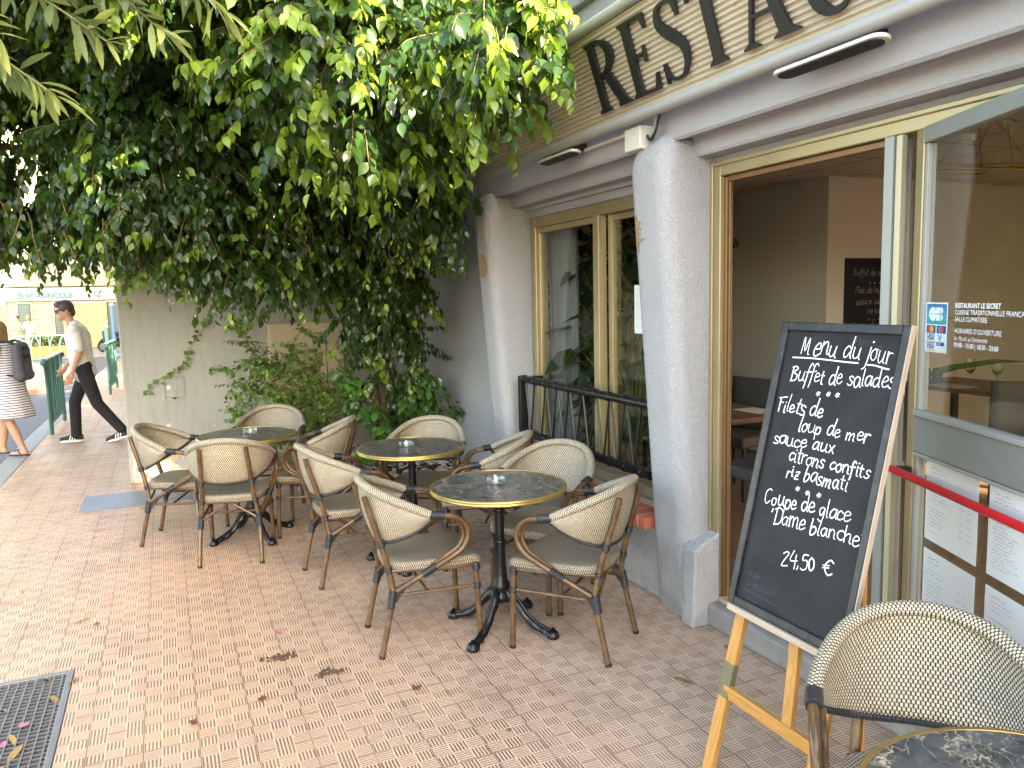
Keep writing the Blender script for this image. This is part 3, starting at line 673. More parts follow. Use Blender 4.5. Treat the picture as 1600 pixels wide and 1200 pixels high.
# ================================================================ garden wall with cover, cabinet
gw = thing('garden_wall', 'weathered grey green rendered wall with peeling paint behind the far table', 'wall', (1.0, 7.93, 0))
a = MB(); a.box((-1.385, 0, 0), (1.74, .28, 2.75)); a.build('render', 'stucco_wall', gw, bevel=.012)
c = MB()
for lo, hi in (((-1.055, -.010, .765), (-1.035, .02, .985)), ((-.885, -.010, .765), (-.865, .02, .985)), ((-1.035, -.010, .765), (-.885, .02, .785)), ((-1.035, -.010, .965), (-.885, .02, .985))): c.box(lo, hi)
c = c.build('meter_cover', 'stucco_wall', gw, bevel=.003)
b = MB(); b.box((-1.032, -.006, .788), (-.888, .02, .962)); b.build('cover_lid', 'stucco_wall', c, bevel=.003)
b = MB(); b.box((-.975, -.018, .772), (-.945, -.011, .788)); b.build('latch', 'rubber', c)
cab = thing('utility_cabinet', 'beige ribbed utility cabinet against the wall behind the left shrub', 'cabinet', (1.28, 7.90, .18))
a = MB(); a.box((-.37, -.10, 0), (.35, .02, 1.27)); a.build('cabinet_body', plain('beige_cabinet', (.50, .43, .29), .5, 0, .08, 6), cab, bevel=.012)
a = MB()
for i in range(30): a.box((-.345+i*.0232, -.108, .05), (-.345+i*.0232+.013, -.101, 1.19))
a.build('ribbed_door', plain('beige_cabinet_door', (.52, .45, .31), .5, 0, .08, 6), cab, bevel=.002)
a = MB(); a.box((.17, -.112, .05), (.178, -.107, 1.19)); a.build('door_gap', 'rubber', cab)
# ================================================================ rattan armchairs
def binding(par, a, b, r, name='binding'):
    mb = MB(); a, b = Vector(a), Vector(b); n = 8
    mb.tube([a.lerp(b, i/n) for i in range(n+1)], [r*(.93 if i in (0, n) else 1.0) for i in range(n+1)], 12); return mb.build(name, 'wrap', par, smooth=True)
RIM = [(.266, -.012, .677), (.250, -.085, .712), (.205, -.185, .757), (.125, -.262, .795), (0, -.288, .812), (-.125, -.262, .795), (-.205, -.185, .757), (-.250, -.085, .712), (-.266, -.012, .677)]
LOW = [(.264, -.005, .655), (.248, -.070, .606), (.208, -.138, .566), (.130, -.200, .534), (0, -.228, .525), (-.130, -.200, .534), (-.208, -.138, .566), (-.248, -.070, .606), (-.264, -.005, .655)]
def make_chair():
    t = thing('armchair', 'chair', 'chair')
    # seat
    out = []
    half = [(.0, .255), (.15, .252), (.205, .240), (.222, .20), (.218, .08), (.205, -.07), (.180, -.155), (.12, -.195), (.0, -.205)]
    ring = cr(half, 4)[:-1]; ring = ring+[(0.0, -.205)]+[(-x, y) for x, y in reversed(ring[1:])]
    n = len(ring); mb = MB(); c = (0, .03)
    def shr(k): return [(c[0]+(x-c[0])*k, c[1]+(y-c[1])*k) for x, y in ring]
    def dom(x, y): return .449-.010*math.exp(-((x/.15)**2+((y-.02)/.15)**2))+(-.012 if y > .22 else 0)
    levels = [(.25, 0), (.5, 0), (.72, 0), (.88, 0), (.95, -.001), (.985, -.006), (1.0, -.016), (.995, -.036), (.97, -.046)]
    rows, uvs = [], []
    per = [0]
    for i in range(n): a, b = ring[i], ring[(i+1) % n]; per.append(per[-1]+math.hypot(a[0]-b[0], a[1]-b[1]))
    for k, dz in levels:
        rg = shr(k); rows.append([(x, y, dom(x, y)+dz) for x, y in rg]+[(rg[0][0], rg[0][1], dom(*rg[0])+dz)])
        if k < .94 and dz == 0: uvs.append([(x, y) for x, y in rg]+[rg[0]])
        else: uvs.append([(per[i], .5+dz) for i in range(n+1)])
    mb.grid(rows[:5], [[(x, y) for x, y in shr(k)]+[shr(k)[0]] for k, _ in levels[:5]])
    mb.grid(rows[4:], [[(per[i], .5-.0105*j) for i in range(n+1)] for j in range(len(levels)-4)])
    r0 = shr(.25); mb.add([(c[0], c[1], dom(*c))]+[(x, y, dom(x, y)) for x, y in r0], [(0, 1+(i+1) % n, 1+i) for i in range(n)], [[c, r0[(i+1) % n], r0[i]] for i in range(n)])
    rl = shr(.97); mb.add([(x, y, dom(x, y)-.046) for x, y in rl], [tuple(range(n))], [[(x, y) for x, y in rl]])
    seat = mb.build('seat', 'weave_seat', t, smooth=True, weld=True, sharp=50)
    # woven backrest
    top = cr(RIM, 7); low = cr(LOW, 7); m = len(top); rows, uvs = [], []; L = [0]
    for i in range(1, m): L.append(L[-1]+(Vector(top[i])-Vector(top[i-1])).length)
    for j in range(11):
        f = j/10; row, ur = [], []
        for i in range(m):
            p = Vector(top[i]).lerp(Vector(low[i]), f); bul = math.sin(math.pi*f)*.016
            d = Vector((p.x, p.y-.10, 0)); d.normalize(); p += d*bul; row.append(tuple(p)); ur.append((L[i], f*.25))
        rows.append(row); uvs.append(ur)
    mb = MB(); mb.grid(rows, uvs); back = mb.build('backrest', 'weave', t, smooth=True, sharp=80)
    so = back.modifiers.new('solid', 'SOLIDIFY'); so.thickness = .006; so.offset = 0
    mb = MB(); mb.tube(cr(RIM, 8), .0205, 14); mb.build('woven_rim', 'weave', t, smooth=True)
    mb = MB(); mb.tube(cr(LOW, 7), .0095, 8); mb.build('lower_rim', 'wrap', t, smooth=True)
    for s in (-1, 1):
        # doubled bamboo arm looping down to the rear joint
        P = [(.266, -.015, .677), (.268, .040, .668), (.266, .105, .655), (.262, .152, .618), (.259, .168, .560), (.256, .140, .502), (.250, .085, .462), (.232, .0, .412), (.208, -.085, .360), (.186, -.165, .312)]
        mb = MB()
        mb.tube([(s*x, y, z) for x, y, z in cr(P, 6)], .0135, 10)
        Q = [(.248, .04, .660), (.247, .10, .647), (.244, .135, .612), (.241, .148, .558), (.238, .122, .507), (.232, .078, .474), (.214, .0, .424)]
        mb.tube([(s*x, y, z) for x, y, z in cr(Q, 6)], .0095, 8)
        arm = mb.build('arm', 'bamboo', t, smooth=True)
        binding(arm, (s*.266, -.02, .677), (s*.267, .052, .668), .0215)
        binding(arm, (s*.236, .015, .422), (s*.219, -.045, .385), .0185)
        # front leg
        mb = MB(); mb.tube([(s*.203, .232, 0), (s*.202, .228, .15), (s*.200, .222, .30), (s*.198, .215, .425)], .0145, 10); fl = mb.build('front_leg', 'bamboo', t, smooth=True)
        binding(fl, (s*.200, .220, .365), (s*.198, .215, .418), .021); binding(fl, (s*.2005, .2235, .275), (s*.2000, .2225, .305), .0185)
        mb = MB(); mb.tube([(s*.203, .232, .001), (s*.203, .231, .016)], .0155, 10); mb.build('foot_cap', 'blackmatt', fl, smooth=True)
        # rear leg and upright in one
        mb = MB(); P = cr([(s*.190, -.247, 0), (s*.186, -.215, .14), (s*.180, -.183, .28), (s*.170, -.180, .33), (s*.158, -.200, .44), (s*.150, -.232, .56), (s*.142, -.272, .70), (s*.139, -.288, .765)], 4)
        mb.tube(P, .0145, 10); rl_ = mb.build('rear_leg', 'bamboo', t, smooth=True)
        binding(rl_, (s*.182, -.195, .235), (s*.174, -.180, .315), .0205); binding(rl_, (s*.153, -.221, .520), (s*.151, -.229, .552), .020); binding(rl_, (s*.163, -.192, .395), (s*.160, -.197, .42), .018)
        mb = MB(); mb.tube([(s*.190, -.247, .001), (s*.188, -.244, .016)], .0155, 10); mb.build('foot_cap', 'blackmatt', rl_, smooth=True)
        # gusset of binding between arm and rear leg
        mb = MB(); mb.prism([(-.17, .255), (-.175, .325), (-.115, .348), (-.118, .318)], frame_mat((s*.180-.008, 0, 0), (0, 1, 0), (0, 0, 1)), .016); mb.build('corner_binding', 'wrap', rl_, bevel=.004)
        mb = MB(); mb.tube(cr([(s*.199, .215, .392), (s*.207, .10, .396), (s*.190, -.06, .402), (s*.165, -.178, .405)], 5), .0105, 8); mb.build('side_rail', 'bamboo', t, smooth=True)
        mb = MB(); mb.tube([(s*.200, .222, .290), (s*.178, -.185, .290)], .0085, 8); mb.build('stretcher', 'bamboo', t, smooth=True)
        mb = MB(); mb.tube(cr([(s*.199, .222, .295), (s*.175, .222, .35), (s*.11, .220, .395)], 5), .008, 8); mb.build('front_brace', 'bamboo', t, smooth=True)
        mb = MB(); mb.tube([(s*.176, -.190, .285), (s*.02, -.178, .385)], .008, 8); mb.build('rear_brace', 'bamboo', t, smooth=True)
    mb = MB(); mb.tube([(-.198, .215, .398), (.198, .215, .398)], .0105, 8); mb.build('front_rail', 'bamboo', t, smooth=True)
    mb = MB(); mb.tube(cr([(-.162, -.180, .405), (0, -.192, .402), (.162, -.180, .405)], 6), .0105, 8); mb.build('rear_rail', 'bamboo', t, smooth=True)
    mb = MB(); mb.tube([(-.178, -.02, .292), (.178, -.02, .292)], .0085, 8); mb.build('cross_stretcher', 'bamboo', t, smooth=True)
    return t
CH = [
 (1.077, 3.567, 356.4, 'rattan armchair left of the front table, facing the restaurant with both arms in view'),
 (1.712, 3.168, 128.0, 'rattan armchair of the front table nearest the brick sill and pillar, facing left'),
 (1.850, 3.760, 217.0, 'woven rattan armchair tucked behind the front table against the window rail'),
 (.048, 5.905, 341.7, 'leftmost woven rattan armchair of the far table, nearest the steel floor plate'),
 (.345, 5.330, 76.0, 'woven rattan armchair in front of the far table with its back squarely to the viewer'),
 (.690, 6.270, 249.6, 'woven rattan armchair behind the far table, under the small leaved shrub'),
 (.930, 5.640, 159.0, 'rattan armchair right of the far table, before the planting bed, facing left'),
 (.955, 4.618, 5.0, 'woven rattan armchair left of the middle table, with its back toward the far table'),
 (1.560, 4.990, 238.0, 'woven rattan armchair behind the middle table, backed by the glossy leaved shrub'),
 (1.770, 4.420, 150.0, 'woven rattan armchair right of the middle table, just behind the front table top'),
 (1.580, 1.160, 225.0, 'large cropped woven rattan armchair in the near corner beside the chalkboard easel')]
ch0 = make_chair()
for i, (x, y, h, lab) in enumerate(CH):
    c = ch0 if i == 0 else copy_tree(ch0)
    c.location = (x, y, 0); c.rotation_euler = (0, 0, R(h-90)); c['label'] = lab; c['group'] = 'rattan armchairs round the tables'
# ================================================================ bistro tables
def make_table():
    t = thing('bistro_table', 'table', 'table')
    mb = MB(); mb.lathe([(.0, .716), (.318, .716), (.326, .720), (.326, .734), (.322, .737), (0, .7375)], 72, cap=False); mb.build('table_top', 'marble', t, smooth=True, sharp=30)
    mb = MB(); mb.lathe([(.322, .712), (.331, .711), (.337, .714), (.3385, .720), (.3355, .7245), (.3385, .729), (.337, .735), (.331, .7395), (.3225, .7385), (.3215, .734), (.325, .725), (.322, .712)], 96, cap=False); mb.build('brass_rim', 'brass', t, smooth=True, sharp=60)
    mb = MB(); mb.lathe([(0, .150), (.050, .150), (.058, .165), (.054, .185), (.043, .20), (.047, .215), (.047, .235), (.037, .25), (.033, .29), (.029, .33), (.027, .40), (.0255, .437), (.032, .440), (.034, .450), (.032, .460), (.0245, .463), (.0235, .60), (.029, .603), (.031, .612), (.029, .621), (.0235, .624), (.0235, .69), (.04, .70), (.05, .705), (0, .7055)], 24, cap=False); mb.build('column', 'black', t, smooth=True, sharp=50)
    mb = MB()
    for a in (0, 1): mb.box((-.21, -.018, .704), (.21, .018, .7155), Matrix.Rotation(R(90*a+45), 4, 'Z'))
    mb.build('top_spider', 'black', t, bevel=.003)
    for k in range(4):
        M_ = Matrix.Rotation(R(90*k), 4, 'Z'); mb = MB()
        pth = cr([(.022, 0, .178), (.062, 0, .168), (.105, 0, .125), (.155, 0, .070), (.205, 0, .040), (.255, 0, .026), (.285, 0, .020)], 6)
        rows = []
        for i, p in enumerate(pth):
            u = i/(len(pth)-1); w = .030-.010*u+(.014*math.exp(-((u-.97)/.09)**2)); h = .052*(1-u)**.8+.016; row = []
            lump = .0035*math.sin(u*34)
            for a in np.linspace(0, 2*math.pi, 13): row.append(tuple(M_ @ Vector((p[0], (w+lump*.5)*math.cos(a)*(1.0 if math.sin(a) < 0 else .8), max(.003, p[2]+(h+lump)*math.sin(a)*.55)))))
            rows.append(row)
        mb.grid(rows); mb.add(rows[-1][:-1], [tuple(range(12))])
        tx = [tuple(M_ @ Vector((p[0], 0, p[2]+(.052*(1-i/(len(pth)-1))**.8+.016)*.55))) for i, p in enumerate(pth)]
        mb.tube(tx, [.006+.003*abs(math.sin(i*1.3)) for i in range(len(tx))], 8)
        mb.lathe([(.0, .003), (.030, .003), (.033, .012), (.027, .028), (.016, .040), (.0, .043)], 16, tuple(M_ @ Vector((.285, 0, 0))), cap=False)
        mb.lathe([(.0, .040), (.008, .042), (.011, .048), (.0, .055)], 10, tuple(M_ @ Vector((.285, 0, 0))), cap=False)
        mb.build('cast_foot', 'black', t, smooth=True, sharp=60)
    return t
TB = [(.478, 5.68, 20, 'round black marble bistro table with brass rim farthest back, before the grey green wall'),
      (1.365, 4.645, 62, 'round black marble bistro table with brass rim in the middle, before the glossy shrub'),
      (1.452, 3.455, 38, 'black marble bistro table with brass rim at the front, its cast iron feet in view'),
      (1.330, .725, 15, 'cropped black marble bistro table top with brass rim at the bottom right corner')]
t0 = make_table()
for i, (x, y, a, lab) in enumerate(TB):
    c = t0 if i == 0 else copy_tree(t0)
    c.location = (x, y, 0); c.rotation_euler = (0, 0, R(a)); c['label'] = lab; c['group'] = 'round bistro tables'
MAT['ashglass'] = pane_mat('pressed_glass', (.86, .88, .87), 1.6, 2.2)
def make_ash():
    o = thing('ashtray', 'ashtray', 'ashtray'); mb = MB(); seg = 48
    prof = [(.0, .0), (.040, .0), (.046, .004), (.0485, .028), (.047, .032), (.0435, .032), (.0395, .028), (.036, .011), (.0, .009)]
    n = len(prof); vs = []
    for r, z in prof:
        for k in range(seg):
            a = 2*math.pi*k/seg; zz = z
            if z > .02 and min(abs((a % (math.pi/2))-math.pi/4), 9) < .16: zz = z-.009
            vs.append((r*math.cos(a), r*math.sin(a), zz))
    fs = [(i*seg+k, i*seg+(k+1) % seg, (i+1)*seg+(k+1) % seg, (i+1)*seg+k) for i in range(n-1) for k in range(seg)]
    mb.add(vs, fs); mb.build('glass_bowl', 'ashglass', o, smooth=True, sharp=45); return o
a0 = make_ash()
for i, (x, y, lab) in enumerate([(.505, 5.72, 'clear glass ashtray on the farthest table'), (1.34, 4.66, 'clear glass ashtray on the middle table'), (1.455, 3.49, 'clear glass ashtray on the front table')]):
    c = a0 if i == 0 else copy_tree(a0)
    c.location = (x, y, .7385); c.rotation_euler = (0, 0, R(20+37*i)); c['label'] = lab; c['group'] = 'glass ashtrays on the tables'
# ================================================================ chalkboard easel
BT = Vector((1.969, 2.08, 1.55)); BB = Vector((1.737, 2.08, .585))
ez = thing('menu_easel', 'black chalkboard on an orange pine easel with white handwritten menu of the day', 'chalkboard', (1.9, 1.83, 0))
EO = Vector(ez.location); UP = (BT-BB).normalized(); BH = (BT-BB).length; BW = .512
EM = frame_mat(BB-EO, (0, -1, 0), UP)                           # x right along the board, y up, z out to the viewer
mb = MB(); mb.box((.012, .012, -.011), (BW-.012, BH-.012, -.004), EM); mb.build('board', 'board', ez)
mb = MB(); mb.box((0, 0, -.012), (.030, BH, .008), EM); mb.box((BW-.027, 0, -.012), (BW-.001, BH, .008), EM); mb.box((.030, BH-.030, -.012), (BW-.027, BH, .007), EM); mb.box((.030, 0, -.012), (BW-.027, .030, .007), EM)
mb.build('board_frame', (lambda n: n.set(n.mix(n.rng(n.noise(20, 5), .5, .72), (.008, .008, .010), (.03, .03, .034)), .38))(NT('black_frame_paint')), ez, bevel=.004)
mb = MB(); mb.box((BW, .0, -.012), (BW+.004, BH, .006), EM); mb.build('bare_edge', 'rawwood', ez)
mb = MB(); mb.box((.02, -.022, -.03), (BW-.01, -.001, .022), EM); mb.build('ledge', 'rawwood', ez, bevel=.003)
def bp(x, y, z=0.0): return EM @ Vector((x, y, z))
zf = -.026
def on_ground(x, z): p = bp(x, 0, z); q = bp(x, 1, z); t = (0-p.z)/(q.z-p.z); return p.lerp(q, t)
for x in (.052, BW-.06):
    a = on_ground(x-.015 if x < .2 else x+.015, zf); b = bp(x, -.005, zf); mb = MB(); mb.beam(a, b, .046, .022, up=(1, 0, .2)); lg = mb.build('front_leg', 'pine', ez, bevel=.003)
    if x < .2:
        p, q = a.lerp(b, .46), a.lerp(b, .665); mb = MB(); mb.beam(p, q, .0485, .0245, up=(1, 0, .2)); mb.build('tape_wrap', 'tape', lg, bevel=.002)
mb = MB(); a = bp(.30, -.02, zf); b = bp(.335, -.295, zf); mb.beam(b, a, .042, .020, up=(1, 0, .2)); mb.build('middle_post', 'pine', ez, bevel=.003)
mb = MB(); a = bp(.045, -.300, zf+.001); b = bp(BW-.05, -.300, zf+.001); mb.beam(a, b, .022, .045, up=(0, 0, 1)); mb.build('crossbar', 'pine', ez, bevel=.003)
for x in (BW-.17,):
    mb = MB(); a = bp(x, .80, -.05); b = Vector((a.x+.02, a.y, 0)); b.z = .121-0 if b.x+EO.x > 2.375 else 0; mb.beam(b, a, .040, .020, up=(1, 0, 0)); mb.build('rear_leg', 'pine', ez, bevel=.003)
mb = MB(); a = bp(.035, .80, -.05); b = bp(BW-.035, .80, -.05); mb.beam(a, b, .03, .02); mb.build('rear_rail', 'pine', ez)
# handwriting: single stroke letters, x-height 1
G = {
'a': (1.12, [[(.86,.85),(.5,1.),(.14,.72),(.12,.28),(.42,0),(.74,.3),(.88,.95),(.86,.3),(1.05,.03)]]),
'b': (1.05, [[(.1,2.),(.12,.15),(.5,0),(.88,.4),(.72,.92),(.35,.92),(.13,.6)]]),
'c': (.95, [[(.85,.85),(.5,1.),(.14,.7),(.14,.25),(.5,0),(.92,.2)]]),
'd': (1.15, [[(.84,.8),(.45,1),(.1,.62),(.2,.08),(.55,.06),(.86,.5)],[(.92,2.),(.88,.3),(1.05,.02)]]),
'e': (.98, [[(.14,.48),(.76,.62),(.7,.92),(.4,1.),(.12,.6),(.2,.1),(.52,0),(.95,.25)]]),
'f': (.8, [[(.85,1.75),(.6,2.05),(.35,1.7),(.3,.3),(.22,-.95)],[(.05,.95),(.75,1.02)]]),
'g': (1.05, [[(.85,.85),(.48,1),(.12,.65),(.22,.12),(.55,.12),(.86,.8)],[(.9,.95),(.84,-.6),(.48,-1.),(.1,-.72)]]),
'h': (1.08, [[(.12,2.),(.14,0)],[(.14,.6),(.5,1.),(.82,.8),(.83,.12),(1.,0)]]),
'i': (.5, [[(.2,1),(.2,.12),(.42,0)],[(.2,1.45),(.25,1.52)]]),
'j': (.6, [[(.38,1),(.32,-.7),(.02,-1.05)],[(.40,1.5),(.46,1.57)]]),
'l': (.5, [[(.15,2.),(.15,.2),(.4,0)]]),
'm': (1.5, [[(.1,1),(.12,0)],[(.12,.6),(.42,1),(.62,.8),(.63,0)],[(.63,.6),(.98,1),(1.18,.8),(1.2,.1),(1.38,0)]]),
'M': (1.7, [[(.1,.0),(.2,1.75),(.62,.25),(.98,1.6),(1.1,.15),(1.4,0)]]),
'n': (1.1, [[(.1,1),(.12,0)],[(.12,.6),(.48,1.),(.8,.8),(.82,.12),(1.,0)]]),
'o': (1.08, [[(.5,1),(.14,.7),(.16,.22),(.5,0),(.86,.3),(.82,.8),(.5,1.),(.95,.92)]]),
'p': (1.05, [[(.12,1),(.14,-1.)],[(.14,.5),(.4,1),(.82,.82),(.85,.3),(.5,0),(.16,.2)]]),
'r': (.8, [[(.1,1),(.14,0)],[(.14,.6),(.4,.95),(.78,.9)]]),
's': (.9, [[(.82,.85),(.5,1.),(.2,.82),(.35,.55),(.75,.35),(.7,.06),(.35,0),(.06,.15)]]),
't': (.75, [[(.35,1.7),(.33,.2),(.62,0)],[(.05,1.08),(.68,1.1)]]),
'u': (1.15, [[(.12,1),(.14,.25),(.42,0),(.78,.3),(.86,1),(.86,.2),(1.08,0)]]),
'x': (.95, [[(.1,1),(.85,0)],[(.82,1),(.1,0)]]),
'z': (.9, [[(.1,.95),(.8,1),(.15,.05),(.85,.03)],[(.25,.5),(.7,.52)]]),
'B': (1.3, [[(.2,1.9),(.2,0)],[(.0,1.8),(.6,2.),(1.0,1.6),(.4,1.1),(1.1,.75),(.95,.1),(.1,.0)]]),
'F': (1.05, [[(.05,1.85),(1.35,2.05)],[(.4,1.85),(.35,0)],[(.3,1.1),(.85,1.15)]]),
'C': (1.35, [[(1.1,1.75),(.75,2.),(.2,1.5),(.12,.55),(.55,0),(1.15,.35)]]),
'D': (1.4, [[(.3,1.9),(.28,.1)],[(.0,1.75),(.6,2.),(1.2,1.5),(1.1,.4),(.2,.05)]]),
'2': (1.05, [[(.1,1.6),(.45,2.),(.85,1.6),(.1,.02),(.95,.02)]]),
'4': (1.05, [[(.45,2.),(.1,.75),(.95,.8)],[(.75,1.5),(.7,-.1)]]),
'5': (1.,[[(.85,1.9),(.25,1.85),(.2,1.1),(.75,1.1),(.8,.3),(.4,0),(.05,.2)]]),
'0': (1.05, [[(.5,1.9),(.12,1.2),(.2,.3),(.5,0),(.88,.5),(.85,1.4),(.5,1.9)]]),
',': (.5, [[(.2,.15),(.1,-.4)]]), "'": (.45, [[(.2,1.9),(.12,1.5)]]), ' ': (.7, []),
'€': (1.5, [[(1.3,1.6),(.9,1.95),(.4,1.4),(.38,.6),(.8,.0),(1.25,.2)],[(.05,1.1),(.85,1.15)],[(.05,.8),(.8,.82)]]),
'*': (1., [[(.5,1.3),(.5,.5)],[(.15,1.1),(.85,.7)],[(.15,.7),(.85,1.1)]]),
}
def asc(y): return 1+(y-1)*.80 if y > 1 else (y*.72 if y < 0 else y)
def handwrite(mb, s, p, q, xh, w, m, seed=0, tight=True):
    rs = random.Random(seed+len(s)*7); tot = sum(G[c][0] for c in s); d = Vector(q)-Vector(p); L = d.length; d.normalize(); nn = Vector((-d.y, d.x)); k = L/tot; x = 0.0
    for c in s:
        adv, st = G[c]; dy = rs.uniform(-.16, .16); sc = rs.uniform(.86, 1.12); sl = rs.uniform(.02, .22); st = [[(px+asc(py)*sl-.05+rs.uniform(-.035, .035), py+rs.uniform(-.05, .05)) for px, py in pl] for pl in st]
        for pl in st:
            pts = [Vector(p)+d*((x+px*sc)*k)+nn*((asc(py)*sc+dy)*xh) for px, py in cr([(a, b) for a, b in pl], 6)] if len(pl) > 2 else [Vector(p)+d*((x+px*sc)*k)+nn*((asc(py)*sc+dy)*xh) for px, py in [pl[0], ((pl[0][0]+pl[1][0])/2, (pl[0][1]+pl[1][1])/2), pl[1]]]
            mb.ribbon(pts, w*rs.uniform(.72, 1.25), m)
        x += adv
WR = [('Menu du', (.101, .892), (.352, .885), .046), ('jour', (.366, .882), (.463, .879), .042), ('Buffet de salades', (.078, .792), (.490, .804), .036), ('Filets de', (.045, .685), (.250, .687), .034), ('loup de mer', (.156, .631), (.441, .636), .032), ('sauce aux', (.059, .574), (.325, .583), .032), ('citrons confits', (.141, .526), (.468, .532), .031), ('riz basmati', (.146, .474), (.399, .478), .031), ('Coupe de glace', (.07, .367), (.43, .392), .032), ("'Dame blanche'", (.115, .308), (.490, .333), .033), ('24,50 €', (.2, .190), (.410, .222), .029)]
TM = EM @ Matrix.Translation((0, 0, -.0032))
for i, (s, p, q, xh) in enumerate(WR):
    ws = s.split(' '); tot = sum(G[c][0] for c in s); x0 = 0.0; P0, P1 = Vector(p), Vector(q)
    for w_ in ws:
        l = sum(G[c][0] for c in w_); mb = MB(); handwrite(mb, w_, P0.lerp(P1, x0/tot), P0.lerp(P1, (x0+l)/tot), xh*.90*random.uniform(.92, 1.08), .0038, TM, i+len(w_)); mb.build('chalk_word', 'chalk', ez); x0 += l+G[' '][0]
mb = MB()
for a, b in (((.071, .872), (.343, .873)), ((.38, .868), (.458, .862))): mb.ribbon([Vector(a).lerp(Vector(b), t)+Vector((0, .002*math.sin(t*5))) for t in np.linspace(0, 1, 8)], .0045, TM)
mb.build('underline', 'chalk', ez)
for row in (((.211, .757), (.253, .760), (.289, .761)), ((.205, .441), (.248, .437), (.295, .440))):
    mb = MB()
    for x, y in row: handwrite(mb, '*', (x-.010, y-.012), (x+.010, y-.012), .022, .0032, TM)
    mb.build('chalk_stars', 'chalk', ez)
MAT['ghostchalk'] = plain('rubbed_out_chalk', (.055, .055, .062), .9)
mb = MB(); handwrite(mb, 'Coupe', (.05, .115), (.12, .112), .014, .002, TM, 3); handwrite(mb, 'la maison', (.06, .082), (.20, .080), .014, .002, TM, 4); mb.ribbon([(.06, .062), (.13, .060), (.21, .058)], .0022, TM); handwrite(mb, 'menu', (.30, .93), (.42, .925), .016, .002, TM, 8); mb.build('rubbed_writing', 'ghostchalk', ez)
# ================================================================ inside the restaurant
wbM = frame_mat((5.35, 4.945, 1.02), (1, 0, 0), (0, 0, 1))
wb = thing('wall_chalkboard', 'black chalkboard with faint chalk menu on the beige wall inside the open doorway', 'chalkboard', (5.35, 4.945, 1.02))
IM = Matrix.Translation(-wb.location) @ wbM
mb = MB(); mb.box((0, 0, -.02), (.62, .90, 0), IM) if (wbM.to_3x3() @ Vector((0, 0, 1))).y < 0 else mb.box((0, 0, 0), (.62, .90, .02), IM); mb.build('board', 'board', wb)
mb = MB()
MAT['dimchalk'] = plain('thin_chalk', (.40, .40, .40), .9)
for i, (s, p, q) in enumerate([('Buffet de salades', (.10, .75), (.60, .75)), ('Filet de loup aux', (.12, .60), (.60, .60)), ('sauce aux b', (.14, .50), (.55, .50)), ('riz basmati', (.28, .42), (.58, .42)), ('Coupe de glace', (.10, .29), (.55, .29)), ("'Dame blanche'", (.30, .20), (.60, .20)), ('24,50 €', (.20, .11), (.42, .11))]):
    handwrite(mb, s, p, q, .032, .0042, IM @ Matrix.Translation((0, 0, .001)), i)
for y in (.68, .36):
    for x in (.30, .36, .42): handwrite(mb, '*', (x-.01, y-.01), (x+.01, y-.01), .02, .004, IM @ Matrix.Translation((0, 0, .001)))
mb.build('chalk_writing', 'dimchalk', wb)
MAT['darkwood'] = wood('dark_table_wood', (.13, .06, .03), (.24, .12, .06), (2, 14, 1))
MAT['upholst'] = plain('taupe_chair_fabric', (.10, .085, .08), .8, 0, .15, 20)
def din_table(x, y, lab, rz=0, L=.9):
    o = thing('dining_table', lab, 'table', (x, y, .119), rz, 'brown dining tables inside')
    a = MB(); a.box((-.38, -L/2, .70), (.38, L/2, .735)); a.build('table_top', 'darkwood', o, bevel=.005)
    for sx in (-1, 1):
        for sy in (-1, 1): a = MB(); a.box((sx*.32-.025, sy*(L/2-.07)-.025, 0), (sx*.32+.025, sy*(L/2-.07)+.025, .70)); a.build('leg', 'blackmatt', o, bevel=.004)
    return o
def din_chair(x, y, rz, lab):
    o = thing('dining_chair', lab, 'chair', (x, y, .119), rz, 'dark dining chairs inside')
    a = MB(); a.box((-.23, -.22, .40), (.23, .24, .48)); a.build('seat', 'upholst', o, bevel=.02)
    a = MB(); rows = [[(xx, -.22-.05*(z-.45)+.02*math.cos(xx*6), z) for xx in np.linspace(-.22, .22, 9)] for z in (.47, .6, .75, .84, .87)]; a.grid(rows); b = a.build('backrest', 'upholst', o, smooth=True); m = b.modifiers.new('s', 'SOLIDIFY'); m.thickness = .05
    for sx in (-1, 1):
        for sy in (-1, 1): a = MB(); a.tube([(sx*.20, sy*.19, 0), (sx*.19, sy*.18, .41)], .016, 8); a.build('leg', 'blackmatt', o)
    return o
MAT['mat'] = plain('pale_paper_mat', (.62, .58, .50), .8)
din_table(3.35, 4.20, 'brown dining table with pale paper mat just inside the open doorway', L=.72)
din_table(3.95, 5.35, 'brown dining table farther inside behind the upholstered chair', L=.8)
din_table(6.05, 4.15, 'dark dining table with glasses seen through the open glass door', L=1.1)
din_chair(3.95, 4.62, R(100), 'taupe upholstered dining chair between the two tables inside the doorway')
din_chair(3.35, 3.62, 0, 'taupe upholstered dining chair at the near side of the table inside the doorway')
din_chair(5.55, 3.55, R(-40), 'taupe upholstered dining chair before the glasses table behind the open glass door')
pm = MB(); pm.box((3.52, 3.93, .8545), (3.70, 4.18, .857)); o = pm.build('place_mat', 'mat'); tag(o, 'pale paper place mat on the dining table just inside the doorway', 'place mat', 'paper place mats inside')
for i, (x, y, lab) in enumerate([(5.80, 4.25, 'left pale place mat on the glasses table'), (6.15, 3.95, 'right pale place mat on the glasses table')]):
    pm = MB(); pm.box((x-.12, y-.16, .8545), (x+.12, y+.16, .857)); tag(pm.build('place_mat', 'mat'), lab+' behind the glass door', 'place mat', 'paper place mats inside')
